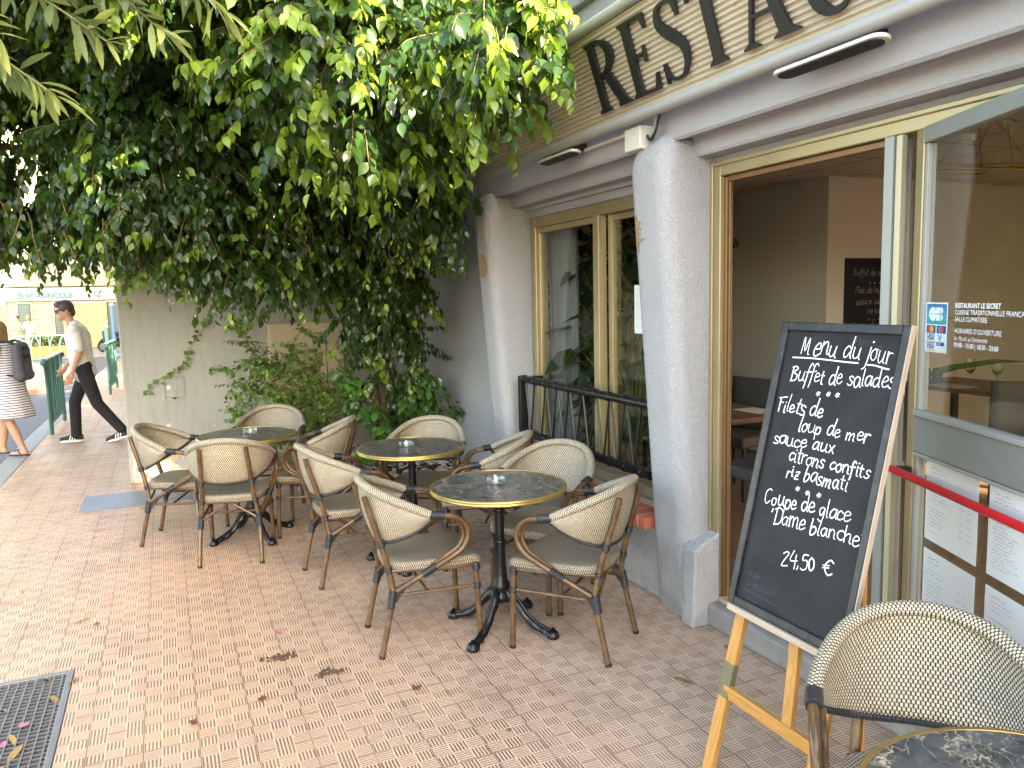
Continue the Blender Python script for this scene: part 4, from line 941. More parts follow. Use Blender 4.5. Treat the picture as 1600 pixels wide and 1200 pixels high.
def wine_glass(x, y, lab):
    o = thing('wine_glass', lab, 'glass', (x, y, .8575), 0, 'stemmed glasses on the inside table'); a = MB()
    a.lathe([(0, 0), (.034, 0), (.033, .003), (.006, .008), (.004, .05), (.005, .09), (.025, .105), (.040, .135), (.042, .16), (.034, .215), (.032, .215), (.039, .16), (.037, .137), (.022, .109), (0, .10)], 20, cap=False); a.build('bowl', 'clear', o, smooth=True)
wine_glass(5.98, 4.22, 'left stemmed wine glass on the dark table behind the glass door'); wine_glass(6.02, 4.02, 'right stemmed wine glass on the dark table behind the glass door')
MAT['greenglass'] = plain('smoky_tumbler', (.10, .12, .10), .15)
for i, (x, y, lab) in enumerate([(5.78, 4.47, 'left'), (5.86, 4.42, 'right')]):
    a = MB(); a.lathe([(0, .8575), (.035, .8575), (.038, .96), (.036, .985), (.033, .985), (.034, .87), (0, .87)], 18, (x, y, 0), cap=False); tag(a.build('tumbler', 'greenglass', None, smooth=True), lab+' dark tumbler of the pair at the end of the glasses table', 'glass', 'dark tumblers')
ring = thing('ring_chandelier', 'thin gold ring chandelier hanging from the ceiling behind the glass door', 'lamp', (4.25, 2.95, 2.3))
for x, y, r, tz in ((-.12, .12, .17, .0), (.06, -.02, .17, .02), (.24, -.16, .17, .0)):
    a = MB(); a.tube([(x+r*math.cos(t), y+r*math.sin(t), tz+.02*math.sin(t)) for t in np.linspace(0, 2*math.pi, 40, endpoint=False)], .006, 8, closed=True); a.build('ring', 'brass', ring, smooth=True)
    a = MB(); a.tube([(x, y+r, tz), (x*.3, y*.3, .29)], .0015, 6); a.tube([(x, y-r, tz), (x*.3, y*.3, .29)], .0015, 6); a.build('wire', 'rubber', ring)
# curtain
cu = MB(); rows = []
for z in np.linspace(.2, 2.5, 12): rows.append([(2.72+.025*math.sin(s*46+.4*math.sin(z*2)), 4.93+s*.42+.01*math.sin(z*3), z) for s in np.linspace(0, 1, 90)])
cu.grid(rows); o = cu.build('curtain', plain('grey_sheer_fabric', (.22, .22, .235), .9, 0, .12, 30), None, smooth=True); tag(o, 'grey pleated curtain gathered at the far end of the window', 'curtain')
# ================================================================ vegetation
def leaf_mat(name, base, under, young, rough=.3, trans=.35):
    n = NT(name); t = n.attr('tint'); y = n.attr('young')
    c = n.mix(t, tuple(x*.55 for x in base), tuple(x*1.45 for x in base)); c = n.mix(y, c, young)
    n.set(c, rough, 0, .5)
    tr = n.n.new('ShaderNodeBsdfTranslucent'); n.l.new(n.mix(y, n.mix(t, tuple(x*.8 for x in under), under), tuple(min(1, x*1.25) for x in young)), tr.inputs[0])
    mx = n.n.new('ShaderNodeMixShader'); mx.inputs[0].default_value = trans
    n.l.new(n.b.outputs[0], mx.inputs[1]); n.l.new(tr.outputs[0], mx.inputs[2]); n.l.new(mx.outputs[0], n.n['Material Output'].inputs[0]); return n.m
MAT['ficus'] = leaf_mat('ficus_leaf', (.025, .060, .014), (.17, .28, .032), (.22, .34, .035), .25, .32)
MAT['shrubleaf'] = leaf_mat('small_shrub_leaf', (.115, .215, .038), (.20, .32, .05), (.17, .27, .04), .45, .30)
MAT['glossleaf'] = leaf_mat('glossy_hibiscus_leaf', (.06, .15, .032), (.16, .28, .04), (.13, .24, .04), .22, .25)
MAT['oleander'] = leaf_mat('oleander_leaf', (.13, .19, .075), (.30, .36, .10), (.36, .40, .10), .45, .30)
MAT['houseplant'] = leaf_mat('dark_house_plant_leaf', (.018, .045, .016), (.06, .12, .03), (.05, .11, .02), .3, .2)
MAT['bark'] = plain('brown_bark', (.15, .085, .05), .85, 0, .4, 14, 40, .6, .01)
MAT['twig'] = plain('thin_twig', (.22, .13, .07), .8, 0, .3, 20)
MAT['greentwig'] = plain('green_stem', (.20, .20, .08), .7, 0, .3, 20)
FICUS = ([0, .13, .36, .60, .82, 1.0], [0, .30, .46, .42, .17, 0.0]); LANCE = ([0, .25, .55, .82, 1], [0, .40, .5, .30, 0]); IVY = ([0, .15, .45, .75, 1], [0, .55, .50, .22, 0])
def leaf_mesh(name, P, D, N, L, Wd, mat, parent, prof=FICUS, fold=.30, droop=.22, young=None):
    """one mesh holding many separate folded leaves: P base points, D tip directions, N upper side, L lengths, Wd width ratio"""
    P = np.asarray(P, float); D = np.asarray(D, float); N = np.asarray(N, float); n = len(P); L = np.asarray(L, float)
    D /= np.linalg.norm(D, axis=1)[:, None]; S = np.cross(D, N); S /= np.maximum(np.linalg.norm(S, axis=1), 1e-6)[:, None]; N = np.cross(S, D)
    ys, hw = prof; dr = droop*(.6+.8*rng.random(n)); fo = fold*(.4+1.2*rng.random(n)); V = []
    def pt(y, x): return P+D*(y*L)[:, None]+S*(x*Wd*L)[:, None]+N*((abs(x)*Wd*fo-dr*y*y*(1.0))*L)[:, None]
    V.append(pt(0, 0))
    for y, h in zip(ys[1:-1], hw[1:-1]): V += [pt(y, -h), pt(y, 0), pt(y, h)]
    V.append(pt(1, 0)); k = len(V); V = np.stack(V, 1).reshape(-1, 3)
    F = [(0, 2, 1), (0, 3, 2)]; m = len(ys)-2
    for i in range(m-1):
        a, b = 1+3*i, 4+3*i; F += [(a, a+1, b+1), (a, b+1, b), (a+1, a+2, b+2), (a+1, b+2, b+1)]
    a = 1+3*(m-1); F += [(a, a+1, k-1), (a+1, a+2, k-1)]
    F = np.array(F); A = (F[None]+(np.arange(n)*k)[:, None, None]).reshape(-1)
    me = bpy.data.meshes.new(name); me.vertices.add(len(V)); me.vertices.foreach_set('co', V.ravel()); nf = len(A)//3
    me.loops.add(len(A)); me.loops.foreach_set('vertex_index', A.astype(np.int32)); me.polygons.add(nf)
    me.polygons.foreach_set('loop_start', np.arange(0, nf*3, 3, dtype=np.int32))
    me.polygons.foreach_set('use_smooth', np.ones(nf, bool)); me.update(calc_edges=True)
    t = me.attributes.new('tint', 'FLOAT', 'POINT'); t.data.foreach_set('value', np.repeat(rng.random(n), k).astype(np.float32))
    yv = np.zeros(n) if young is None else np.asarray(young, float)
    t = me.attributes.new('young', 'FLOAT', 'POINT'); t.data.foreach_set('value', np.repeat(yv, k).astype(np.float32))
    me.materials.append(MAT[mat]); o = bpy.data.objects.new(name, me); COL.objects.link(o); o.parent = parent; return o
def nz(v): return v/np.linalg.norm(v)
def spray(P, D, N, L, Y, start, axis, length, step, llen, droop, twigs=None, spread=.75, tipdown=.7, yfrac=.35, yprob=.5):
    p = np.array(start, float); d = nz(np.array(axis, float)); m = max(2, int(length/step)); path = [tuple(p)]; sgn = 1; yg = rng.random() < yprob
    for i in range(m):
        d = nz(d+np.array([0, 0, -droop*step/.04*.05])+rng.normal(0, .06, 3)); p = p+d*step; path.append(tuple(p)); sgn = -sgn
        side = np.cross(d, [0, 0, 1.]); side = nz(side) if np.linalg.norm(side) > .05 else nz(rng.normal(0, 1, 3))
        ld = nz(d*.45+side*sgn*spread*rng.uniform(.5, 1.2)+np.array([0, 0, -tipdown*rng.uniform(.6, 1.4)])+rng.normal(0, .18, 3))
        nn = nz(np.array([d[0]*.35, d[1]*.35, .75])+rng.normal(0, .35, 3))
        P.append(p+ld*.012); D.append(ld); N.append(nn); L.append(llen*rng.uniform(.62, 1.15)*(1-.25*(i/m)**3)); f = i/m
        Y.append((rng.uniform(.35, 1.0) if (yg and f > 1-yfrac) else 0.0))
    if twigs is not None and m > 3: twigs.append(path)
# ---- the big ficus
fic = thing('weeping_fig_tree', 'large weeping fig tree with dense glossy drooping foliage over the terrace', 'tree', (2.0, 7.35, 0))
FO = np.array([2.0, 7.35, 0])
ELL = [  # centre, radii, number of sprays, front bias
 ((1.10, 4.55, 3.02), (.85, .75, .78), 190), ((1.62, 3.78, 2.98), (.34, .50, .42), 70), ((2.35, 5.6, 4.0), (.8, .9, .5), 120), ((1.72, 5.55, 2.95), (.55, .65, .85), 190),
 ((1.05, 6.35, 2.90), (1.05, .85, 1.15), 420), ((.15, 6.15, 2.75), (.85, .75, .92), 430), ((-.85, 7.15, 3.00), (.95, .85, 1.08), 470), ((-1.95, 7.5, 3.15), (.95, 1.0, 1.22), 470),
 ((.35, 5.35, 3.75), (1.25, 1.0, .75), 360), ((-.85, 6.1, 3.95), (1.1, 1.0, .95), 330), ((1.35, 5.1, 4.25), (.9, 1.1, .75), 230), ((-1.9, 6.8, 4.3), (1.0, 1.0, .9), 200),
 ((1.75, 6.75, 1.95), (.48, .42, .85), 130), ((1.92, 6.98, 1.15), (.36, .28, .45), 24), ((.35, 4.65, 3.75), (.85, .7, .6), 120), ((-.9, 4.9, 4.3), (1.0, .8, .7), 90), ((1.25, 6.7, 2.1), (.45, .4, .40), 60), ((.85, 6.75, 2.25), (.5, .45, .45), 80)]
ELL.append(((.55, 6.0, 2.0), (.42, .30, .22), 45))  # low lobe added to keep sun spots off the wall
BACK = [((1.75, 5.95, 4.5), (.8, .7, .6), 60), ((2.6, 6.6, 4.5), (1.2, 1.0, .9), 80), ((1.2, 7.6, 4.6), (1.8, 1.3, 1.3), 170), ((-.6, 8.6, 4.6), (1.6, 1.3, 1.3), 170), ((.6, 10.2, 4.8), (2.0, 1.6, 1.2), 170), ((-1.6, 10.4, 4.9), (1.3, 1.6, 1.0), 120), ((2.4, 9.0, 4.2), (1.4, 1.4, 1.2), 120), ((-.1, 5.6, 5.0), (1.6, 1.3, .9), 170), ((-1.6, 6.6, 5.2), (1.4, 1.3, .9), 120)]  # unseen rear and upper lobes, added to shade the street and wall
P, D, N, L, Y, TW = [], [], [], [], [], []
for c, r, m in ELL:
    c = np.array(c); r = np.array(r)
    for _ in range(int(m*1.75)):
        u = nz(rng.normal(0, 1, 3)); 
        if rng.random() < .45: u[1] = -abs(u[1])
        k = rng.uniform(.35, .92)**.6
        s = c+r*u*k*.82; ax = nz(np.array([u[0]*.7, u[1]*.7-.15, u[2]*.45-.25])+rng.normal(0, .25, 3))
        spray(P, D, N, L, Y, s, ax, rng.uniform(.22, .46), .026, .094 if c[1] < 5 else .086, 1.9, TW if rng.random() < .6 else None, yprob=.6 if c[1] < 5 else .34 if c[0] > .3 else .16, yfrac=.6 if c[1] < 5 else .35)  # young-leaf colour raised in near lobes to paint in sunlit foliage
# trailing tips under the crown
for _ in range(210):
    x = rng.uniform(-2.3, 2.0); y = rng.uniform(5.6, 7.4) if x < 1.4 else rng.uniform(5.0, 6.2); z = 2.15+.25*rng.random()+(.2 if x < -1 else 0)
    spray(P, D, N, L, Y, (x, y, z), (rng.normal(0, .3), -.3, -1), rng.uniform(.2, .5), .028, .07, 1, TW)
nfront = len(P)
for c, r, m in BACK:
    c = np.array(c); r = np.array(r)
    for _ in range(int(m*1.9)):
        u = nz(rng.normal(0, 1, 3)); s = c+r*u*rng.uniform(.3, 1)**.5; spray(P, D, N, L, Y, s, nz(u+np.array([0, 0, -.4])), .5, .036, .15, 1.9)
P = np.array(P)-FO
# keep leaves off the sign, the lintel and the facade
W = P+FO; keep = ~((W[:, 0] > 1.80) & (W[:, 1] < 5.7) & (W[:, 2] > 2.3) & (W[:, 2] < 3.12) & (W[:, 0] > 2.03-.33*np.clip(W[:, 2]-2.5, 0, .6))) & ~((W[:, 0] > 2.02) & (W[:, 1] < 5.75) & (W[:, 2] < 3.5)) & ~((W[:, 0] > 2.40) & (W[:, 2] < 3.5)) & ~((W[:, 1] > 7.85) & (W[:, 1] < 8.3) & (W[:, 2] < 2.85) & (W[:, 0] > -.45))
P = P[keep]; D = np.array(D)[keep]; N = np.array(N)[keep]; L = np.array(L)[keep]; Y = np.array(Y)[keep]
print('ficus leaves', len(P))
leaf_mesh('crown', P, D, N, L, .66, 'ficus', fic, young=Y)
mb = MB()
for path in TW:
    q = [tuple(np.array(p)-FO) for p in path[::3]]
    if len(q) >= 2 and not any(p[0]+FO[0] > 1.75 and p[1]+FO[1] < 5.75 for p in q): mb.tube(q, [.0022]*(len(q)-1)+[.001], 4, cap=False)
mb.build('twigs', 'twig', fic, smooth=True)['kind'] = 'stuff'
tr = MB(); tr.tube([tuple(np.array(p)-FO) for p in cr([(2.02, 7.4, -.02), (1.98, 7.32, .35), (1.90, 7.25, .9), (1.82, 7.15, 1.6), (1.70, 7.0, 2.3), (1.5, 6.8, 3.1)], 6)], [.10*(1-.012*i)*(1+.05*math.sin(i*1.7)) for i in range(31)], 12); tr.tube([tuple(np.array(p)-FO) for p in cr([(1.86, 7.40, 0), (1.80, 7.30, .6), (1.86, 7.2, 1.3), (1.95, 7.1, 2.0), (1.85, 6.8, 2.8)], 6)], [.05*(1-.015*i) for i in range(25)], 10); tr.build('trunk', 'bark', fic, smooth=True)
for pts, r0 in (([(1.72, 7.02, 2.2), (1.2, 6.7, 2.55), (.5, 6.5, 2.7), (-.3, 6.7, 2.75), (-1.2, 7.1, 2.9), (-2, 7.4, 3.0)], .055), ([(1.6, 6.9, 2.6), (1.1, 6.5, 3.1), (.3, 6.1, 3.4), (-.6, 6.2, 3.8)], .05), ([(1.5, 6.8, 3.0), (1.45, 6.1, 3.2), (1.3, 5.3, 3.3), (1.25, 4.7, 3.35)], .045), ([(1.5, 6.8, 3.1), (.9, 6.2, 3.7), (.3, 5.6, 4.2)], .05), ([(1.78, 7.1, 1.9), (1.6, 6.6, 2.3), (1.65, 6.0, 2.7), (1.7, 5.5, 3.0)], .03), ([(1.3, 6.75, 2.3), (.8, 6.3, 2.35), (.3, 6.0, 2.5)], .025), ([(.6, 6.5, 2.75), (.1, 6.2, 2.72), (-.35, 6.0, 2.9)], .022)):
    q = cr(pts, 6); b = MB(); b.tube([tuple(np.array(p)-FO) for p in q], [r0*(1-.75*i/len(q)) for i in range(len(q))], 8); b.build('branch', 'bark', fic, smooth=True)
# ---- planting bed
bed = MB(); xs = np.linspace(.95, 2.48, 14); ys = np.linspace(6.62, 7.92, 12)
bed.grid([[(x, y, .05+.10*math.sin(math.pi*(i/11)**.7)*.7+random.uniform(-.015, .02)) for x in xs] for i, y in enumerate(ys)]); struct(bed.build('planting_bed', 'soil', None, smooth=True))
mbg = MB(); rs = random.Random(4)
def rock(mb, c, r, rs):
    seg, rg = 7, 5; rows = []
    for i in range(rg+1):
        a = -math.pi/2+math.pi*i/rg; rows.append([(c[0]+r[0]*math.cos(a)*math.cos(t)*(1+rs.uniform(-.16, .16)), c[1]+r[1]*math.cos(a)*math.sin(t)*(1+rs.uniform(-.16, .16)), max(.002, c[2]+r[2]*math.sin(a))) for t in np.linspace(0, 2*math.pi, seg, endpoint=False)]); rows[-1].append(rows[-1][0])
    mb.grid(rows)
for i in range(420):
    x = rs.uniform(1.0, 2.45); y = rs.uniform(6.62, 7.2) if rs.random() < .8 else rs.uniform(6.6, 7.8); r = rs.uniform(.008, .022); rock(mbg, (x, y, .13+r*.3-.08*max(0, (6.85-y)/.25)), (r*1.3, r, r*.7), rs)
for i in range(200):
    x = rs.uniform(1.0, 2.4); y = rs.uniform(6.64, 7.4); a = rs.uniform(0, 6.3); l = rs.uniform(.03, .12); mbg.tube([(x, y, .14), (x+l*math.cos(a), y+l*math.sin(a), .145+rs.uniform(0, .02))], .003, 4)
o = mbg.build('gravel', 'gravel', None); o['kind'] = 'stuff'
x = .93; i = 0; rad = []
while x < 2.40:
    w_ = rs.uniform(.075, .13); mb = MB(); rock(mb, (x+w_, 6.60+rs.uniform(-.02, .02), .055), (w_, .075, .075+rs.uniform(0, .025)), rs); o = mb.build('edging_stone', 'stone', None, smooth=False, bevel=.012); tag(o, 'rough brown edging stone of the planting bed behind the tables', 'stone', 'edging stones along the planting bed'); x += w_*1.9
# ---- shrubs
def shrub(name, lab, base, stems, mat, llen, wd, prof, nl, tip, seed, r=.010, group=None, spread=.9, tipdown=.45, seglen=.02):
    o = thing(name, lab, 'shrub', base, group=group); B = np.array(base); rs_ = np.random.default_rng(seed); P, D, N, L, Y, TW = [], [], [], [], [], []; st = MB()
    for pts, k in stems:
        q = cr([np.array(p)-B for p in pts], 6); st.tube(q, [r*(1-.75*i/len(q)) for i in range(len(q))], 6); m = len(q)
        for _ in range(k):
            f = rs_.uniform(.25, 1.0); i = min(m-2, int(f*(m-1))); p0 = np.array(q[i]); ax = nz(np.array(q[i+1])-p0)*.4+nz(rs_.normal(0, 1, 3))*.9+np.array([0, -.15, .15]); spray(P, D, N, L, Y, p0, ax, rs_.uniform(*tip), seglen, llen, .9, TW, spread=spread, tipdown=tipdown, yprob=.4)
    for path in TW: st.tube(path[::2], .002, 4, cap=False)
    st.build('stems', 'twig', o, smooth=True); leaf_mesh('foliage', P, D, N, L, wd, mat, o, prof, young=Y, fold=.25); return o
shrub('small_leaved_shrub', 'bright green small leaved shrub in front of the beige cabinet', (1.36, 7.50, .08),
      [([(1.36, 7.5, .08), (1.30, 7.45, .5), (1.2, 7.40, .9), (1.05, 7.35, 1.3)], 55), ([(1.36, 7.5, .08), (1.2, 7.4, .55), (.85, 7.35, .8), (.50, 7.4, .95)], 66), ([(1.37, 7.5, .08), (1.38, 7.4, .6), (1.30, 7.35, 1.0), (1.22, 7.3, 1.42)], 50), ([(1.36, 7.5, .08), (1.1, 7.42, .45), (.75, 7.36, .55), (.52, 7.38, .62)], 55), ([(1.38, 7.5, .08), (1.45, 7.4, .5), (1.50, 7.35, .85), (1.55, 7.3, 1.1)], 22), ([(1.36, 7.5, .08), (1.15, 7.38, .7), (.92, 7.32, 1.02), (.72, 7.35, 1.15)], 60), ([(1.3, 7.5, .08), (1.0, 7.4, .7), (.72, 7.45, 1.2), (.66, 7.5, 1.45)], 26), ([(1.34, 7.5, .08), (1.05, 7.42, .35), (.85, 7.38, .42)], 20)], 'shrubleaf', .050, .74, IVY, 1, (.10, .26), 5, .009)
shrub('glossy_leaved_shrub', 'dark glossy broad leaved shrub in the bed behind the middle table', (2.0, 7.02, .08),
      [([(2.0, 7.02, .08), (2.05, 6.95, .4), (2.15, 6.85, .7), (2.25, 6.8, .95)], 44), ([(2.0, 7.02, .08), (1.9, 6.95, .35), (1.75, 6.85, .55), (1.52, 6.78, .80)], 40), ([(2.0, 7.02, .08), (2.0, 6.92, .4), (1.98, 6.85, .65), (2.0, 6.75, .95)], 46), ([(2.0, 7.02, .08), (2.12, 6.95, .3), (2.28, 6.88, .5), (2.40, 6.78, .72)], 34), ([(2.0, 7.02, .08), (1.85, 6.9, .2), (1.68, 6.8, .30), (1.52, 6.75, .34)], 14), ([(1.9, 7.0, .08), (1.7, 6.95, .5), (1.5, 6.9, .85), (1.42, 6.88, 1.05)], 34)], 'glossleaf', .105, .60, LANCE, 1, (.08, .20), 8, .010, tipdown=.55, seglen=.034)
# ivy strands on the wall
iv = thing('trailing_ivy', 'thin trailing ivy strands creeping down the rendered wall above the meter cover', 'plant', (.3, 7.9, 1.4)); IO = np.array((.3, 7.9, 1.4)); P, D, N, L, Y = [], [], [], [], []; st = MB()
for pts in ([(.58, 7.915, 1.85), (.42, 7.915, 1.62), (.33, 7.915, 1.42), (.20, 7.915, 1.24), (.16, 7.915, 1.12), (.02, 7.915, 1.02), (-.14, 7.915, .93), (-.20, 7.915, .84)], [(.70, 7.91, 1.10), (.58, 7.91, 1.02), (.45, 7.91, 1.04), (.36, 7.91, 1.03)], [(.72, 7.91, .80), (.62, 7.91, .78), (.54, 7.91, .80)], [(.80, 7.915, 1.75), (.66, 7.915, 1.5), (.62, 7.915, 1.38)]):
    q = cr([np.array(p)-IO for p in pts], 8); st.tube(q, .0025, 5, cap=False)
    for i in range(0, len(q)-1):
        for _ in range(2 if i % 3 else 1):
            if rng.random() < .35: continue
            p = np.array(q[i])+np.array([rng.normal(0, .014), -rng.uniform(.008, .03), rng.normal(0, .014)]); P.append(p); D.append([rng.normal(0, .6), -.25, rng.normal(-.5, .5)]); N.append([rng.normal(0, .3), -1, rng.normal(.3, .3)]); L.append(rng.uniform(.025, .05)); Y.append(0)
st.build('stems', 'twig', iv, smooth=True); leaf_mesh('foliage', P, D, N, L, .85, 'shrubleaf', iv, IVY, young=Y, fold=.2)
# ---- oleander over the camera's left
ol = thing('oleander', 'oleander branches with long narrow pale leaves hanging in at the top left corner', 'shrub', (-2.1, 2.2, 0)); OO = np.array((-2.1, 2.2, 0)); P, D, N, L, Y = [], [], [], [], []; st = MB()
def ole(pts, k, r=.012, wh=3):
    q = cr([np.array(p)-OO for p in pts], 8); st.tube(q, [r*(1-.8*i/len(q)) for i in range(len(q))], 6, cap=False); m = len(q)
    for i in range(int(m*k), m):
        for w in range(wh):
            d = nz(np.array(q[min(i, m-2)+1])-np.array(q[min(i, m-2)])); v = nz(rng.normal(0, 1, 3)); ld = nz(d*.55+v*.75+np.array([0, 0, -.12])); P.append(np.array(q[i])); D.append(ld); N.append(nz(np.array([0, 0, 1])+rng.normal(0, .3, 3))); L.append(rng.uniform(.09, .155)); Y.append(rng.uniform(.3, 1) if (i > m-4 or rng.random() < .15) else 0)
base = (-2.1, 2.2, 0)
ole([base, (-2.0, 2.3, 1.0), (-1.75, 2.5, 2.0), (-1.2, 2.75, 2.62), (-.70, 2.9, 2.72), (-.42, 2.98, 2.52)], .55)
ole([(-1.9, 2.4, 1.5), (-1.3, 2.75, 2.3), (-.9, 2.95, 2.6), (-.50, 3.05, 2.50), (-.28, 3.05, 2.36)], .60)
ole([(-1.9, 2.4, 1.5), (-1.2, 2.9, 2.6), (-.6, 3.1, 2.85), (-.15, 3.15, 2.78), (.08, 3.15, 2.62)], .50)
ole([(-1.7, 2.5, 2.1), (-.9, 2.9, 2.9), (-.3, 3.0, 2.95), (.05, 3.0, 2.82), (.26, 3.0, 2.68)], .45)
ole([(-1.9, 2.4, 1.6), (-1.3, 2.9, 2.5), (-.75, 3.1, 2.85), (-.35, 3.15, 2.72), (-.12, 3.15, 2.58)], .5)
ole([(-1.7, 2.5, 2.1), (-.8, 2.8, 2.95), (-.2, 2.85, 3.0), (.15, 2.85, 2.9)], .4)
ole([(-1.8, 2.4, 1.8), (-1.1, 2.7, 2.75), (-.55, 2.9, 2.88), (-.30, 2.9, 2.80)], .5)
for s in range(26):
    c = np.array((rng.uniform(-1.7, -.3), rng.uniform(1.9, 3.2), rng.uniform(2.95, 3.7))); ole([(-1.8, 2.4, 1.9), tuple(c*.6+np.array((-1.7, 2.4, 2.2))*.4), tuple(c), tuple(c+rng.normal(0, .25, 3))], .4, .01)
st.build('branches', 'greentwig', ol, smooth=True); leaf_mesh('foliage', P, D, N, L, .21, 'oleander', ol, LANCE, young=Y, fold=.35, droop=.18)
# ---- plants inside, behind the window
def house_plant(lab, x, y, z, h, r, n, llen, wd, seed, name='house_plant', prof=LANCE, mat='houseplant', arch=.5):
    o = thing(name, lab, 'plant', (x, y, z), group=None); rs_ = np.random.default_rng(seed); a = MB(); a.lathe([(0, 0), (.13, 0), (.17, .30), (.16, .31), (.14, .28), (0, .27)], 20, cap=False); a.build('pot', 'upholst', o, smooth=True, sharp=50); P, D, N, L, Y = [], [], [], [], []; st = MB()
    for _ in range(n):
        a_ = rs_.uniform(0, 6.28); f = rs_.uniform(.25, 1); top = np.array([math.cos(a_)*r*rs_.uniform(.3, 1), math.sin(a_)*r*rs_.uniform(.3, 1), .3+h*f]); q = cr([(0, 0, .26), (top[0]*.25, top[1]*.25, .3+h*f*.6), tuple(top)], 5); st.tube(q, .005, 5, cap=False); d = np.array([math.cos(a_), math.sin(a_), rs_.uniform(-.5, .4)]); P.append(top); D.append(d); N.append([0, 0, 1]+rs_.normal(0, .25, 3)); L.append(llen*rs_.uniform(.6, 1.2)); Y.append(0)
    st.build('stems', 'greentwig', o, smooth=True); leaf_mesh('foliage', P, D, N, L, wd, mat, o, prof, young=Y, fold=.2, droop=arch); return o
house_plant('tall dark broad leaved plant inside, right half of the window', 3.15, 5.05, .119, 1.55, .42, 95, .27, .55, 1)
house_plant('low dark bushy plant inside at the foot of the window by the pillar', 2.95, 4.55, .119, 1.1, .36, 80, .22, .55, 7)
house_plant('dark broad leaved plant inside behind the window mullion', 3.20, 5.62, .119, 1.50, .36, 85, .25, .55, 2)
house_plant('bright long bladed plant inside behind the open glass door', 3.35, 1.75, .119, 1.35, .42, 16, .62, .13, 3, 'bladed_plant', LANCE, 'glossleaf', .35)
hp = thing('hanging_greenery', 'dark trailing greenery on a high shelf inside the window', 'plant', (3.6, 5.3, 2.1)); a = MB(); a.box((-.12, -.9, -.06), (.12, .95, .0)); a.build('shelf', 'darkwood', hp); P, D, N, L, Y = [], [], [], [], []
for _ in range(500): P.append([rng.uniform(-.16, .12), rng.uniform(-.9, .95), rng.uniform(-.2, .25)]); D.append(rng.normal(0, 1, 3)+[0, 0, -.5]); N.append([rng.normal(0, .3), rng.normal(0, .3), 1]); L.append(rng.uniform(.07, .14)); Y.append(0)
leaf_mesh('foliage', P, D, N, L, .5, 'houseplant', hp, LANCE, young=Y)
# ---- floor plate, grating, litter
pl_ = MB(); pl_.box((-.74, 7.02, -.02), (.12, 7.58, .006)); tag(pl_.build('floor_plate', 'bluesteel', None, bevel=.003), 'bluish chequered steel inspection plate let into the paving beside the wall corner', 'manhole cover')
gt = thing('floor_grating', 'galvanised steel floor grating with litter in the bottom left corner', 'grating', (-.48, 3.94, 0)); a = MB(); Z0 = -.30
a.grid([[(-.96, -1.02, Z0), (0, -1.02, Z0)], [(-.96, 0, Z0), (0, 0, Z0)]]); a.grid([[(-.96, 0, Z0), (0, 0, Z0)], [(-.96, 0, -.002), (0, 0, -.002)]]); a.grid([[(0, 0, Z0), (0, -1.02, Z0)], [(0, 0, -.002), (0, -1.02, -.002)]]); a.grid([[(-.96, -1.02, Z0), (-.96, 0, Z0)], [(-.96, -1.02, -.002), (-.96, 0, -.002)]]); a.grid([[(0, -1.02, Z0), (-.96, -1.02, Z0)], [(0, -1.02, -.002), (-.96, -1.02, -.002)]])
a.build('pit', plain('dark_pit', (.05, .042, .034), .95, 0, .5, 30), gt)
a = MB(); a.box((-.03, -1.018, -.04), (-.002, -.002, .004)); a.box((-.958, -.03, -.04), (-.03, -.002, .0035)); a.box((-.958, -1.018, -.04), (-.03, -.99, .0035)); a.build('grating_frame', 'steel', gt, bevel=.003)
a = MB()
for i in range(27): x = -.945+i*.0345; a.box((x, -.99, -.032), (x+.006, -.03, .001))
for i in range(30): y = -.975+i*.032; a.box((-.958, y, -.028), (-.03, y+.005, .0002))
a.build('bars', 'steel', gt)
MAT['yleaf'] = leaf_mat('fallen_leaf', (.36, .27, .06), (.4, .3, .05), (.30, .16, .06), .6, .1); MAT['petal'] = plain('pink_petal', (.48, .15, .22), .6)
LM_ = [(-.70, 3.62, .002), (-.56, 3.70, .002), (-.78, 3.40, .002), (-.66, 3.42, .002), (-.60, 3.32, .002), (-.85, 3.30, .002), (-.72, 3.22, .002), (-.63, 3.18, .002), (-.57, 3.86, .002), (-.80, 3.52, .002), (-.90, 3.45, .002), (-.69, 3.12, .002), (-.50, 3.78, .002), (-.75, 3.15, .002), (-.46, 4.55, .002), (-.44, 4.43, .002), (-.86, 5.2, .002), (1.9, 2.65, .003), (2.28, 2.75, .003), (-.2, 6.9, .002), (-.75, 3.35, .002), (-.82, 3.22, .002)]
for i, (x, y, z) in enumerate(LM_):
    a_ = rng.uniform(0, 6.28); o = leaf_mesh('fallen_leaf', [[0, 0, .004]], [[math.cos(a_), math.sin(a_), .05]], [[.1, .1, 1]], [rng.uniform(.05, .12)], .25, 'yleaf', None, LANCE, young=[rng.random()]); o.location = (x, y, z)
    tag(o, 'narrow yellowed fallen leaf lying on the grating or the paving', 'leaf', 'fallen leaves on the ground')
for i, (x, y, z) in enumerate([(.42, 3.90, .003), (-.62, 3.47, .002), (-.66, 3.28, .03), (.0, 3.18, .003), (.88, 3.05, .003), (.27, 3.25, .003)]):
    mb = MB(); mb.grid([[(u*.014+random.uniform(-.004, .004), v*.018, .004+.006*abs(u*v)+random.uniform(0, .004)) for u in (-1, 0, 1)] for v in (-1, 0, 1)]); o = mb.build('fallen_petal', 'petal' if i < 3 else plain('withered_petal', (.16, .05, .04), .8), None, smooth=True); o.location = (x, y, z); o.rotation_euler = (0, 0, i*1.1); tag(o, ('pink' if i < 3 else 'withered dark')+' fallen petal lying on the paving or grating', 'petal', 'pink fallen petals' if i < 3 else 'withered fallen petals')
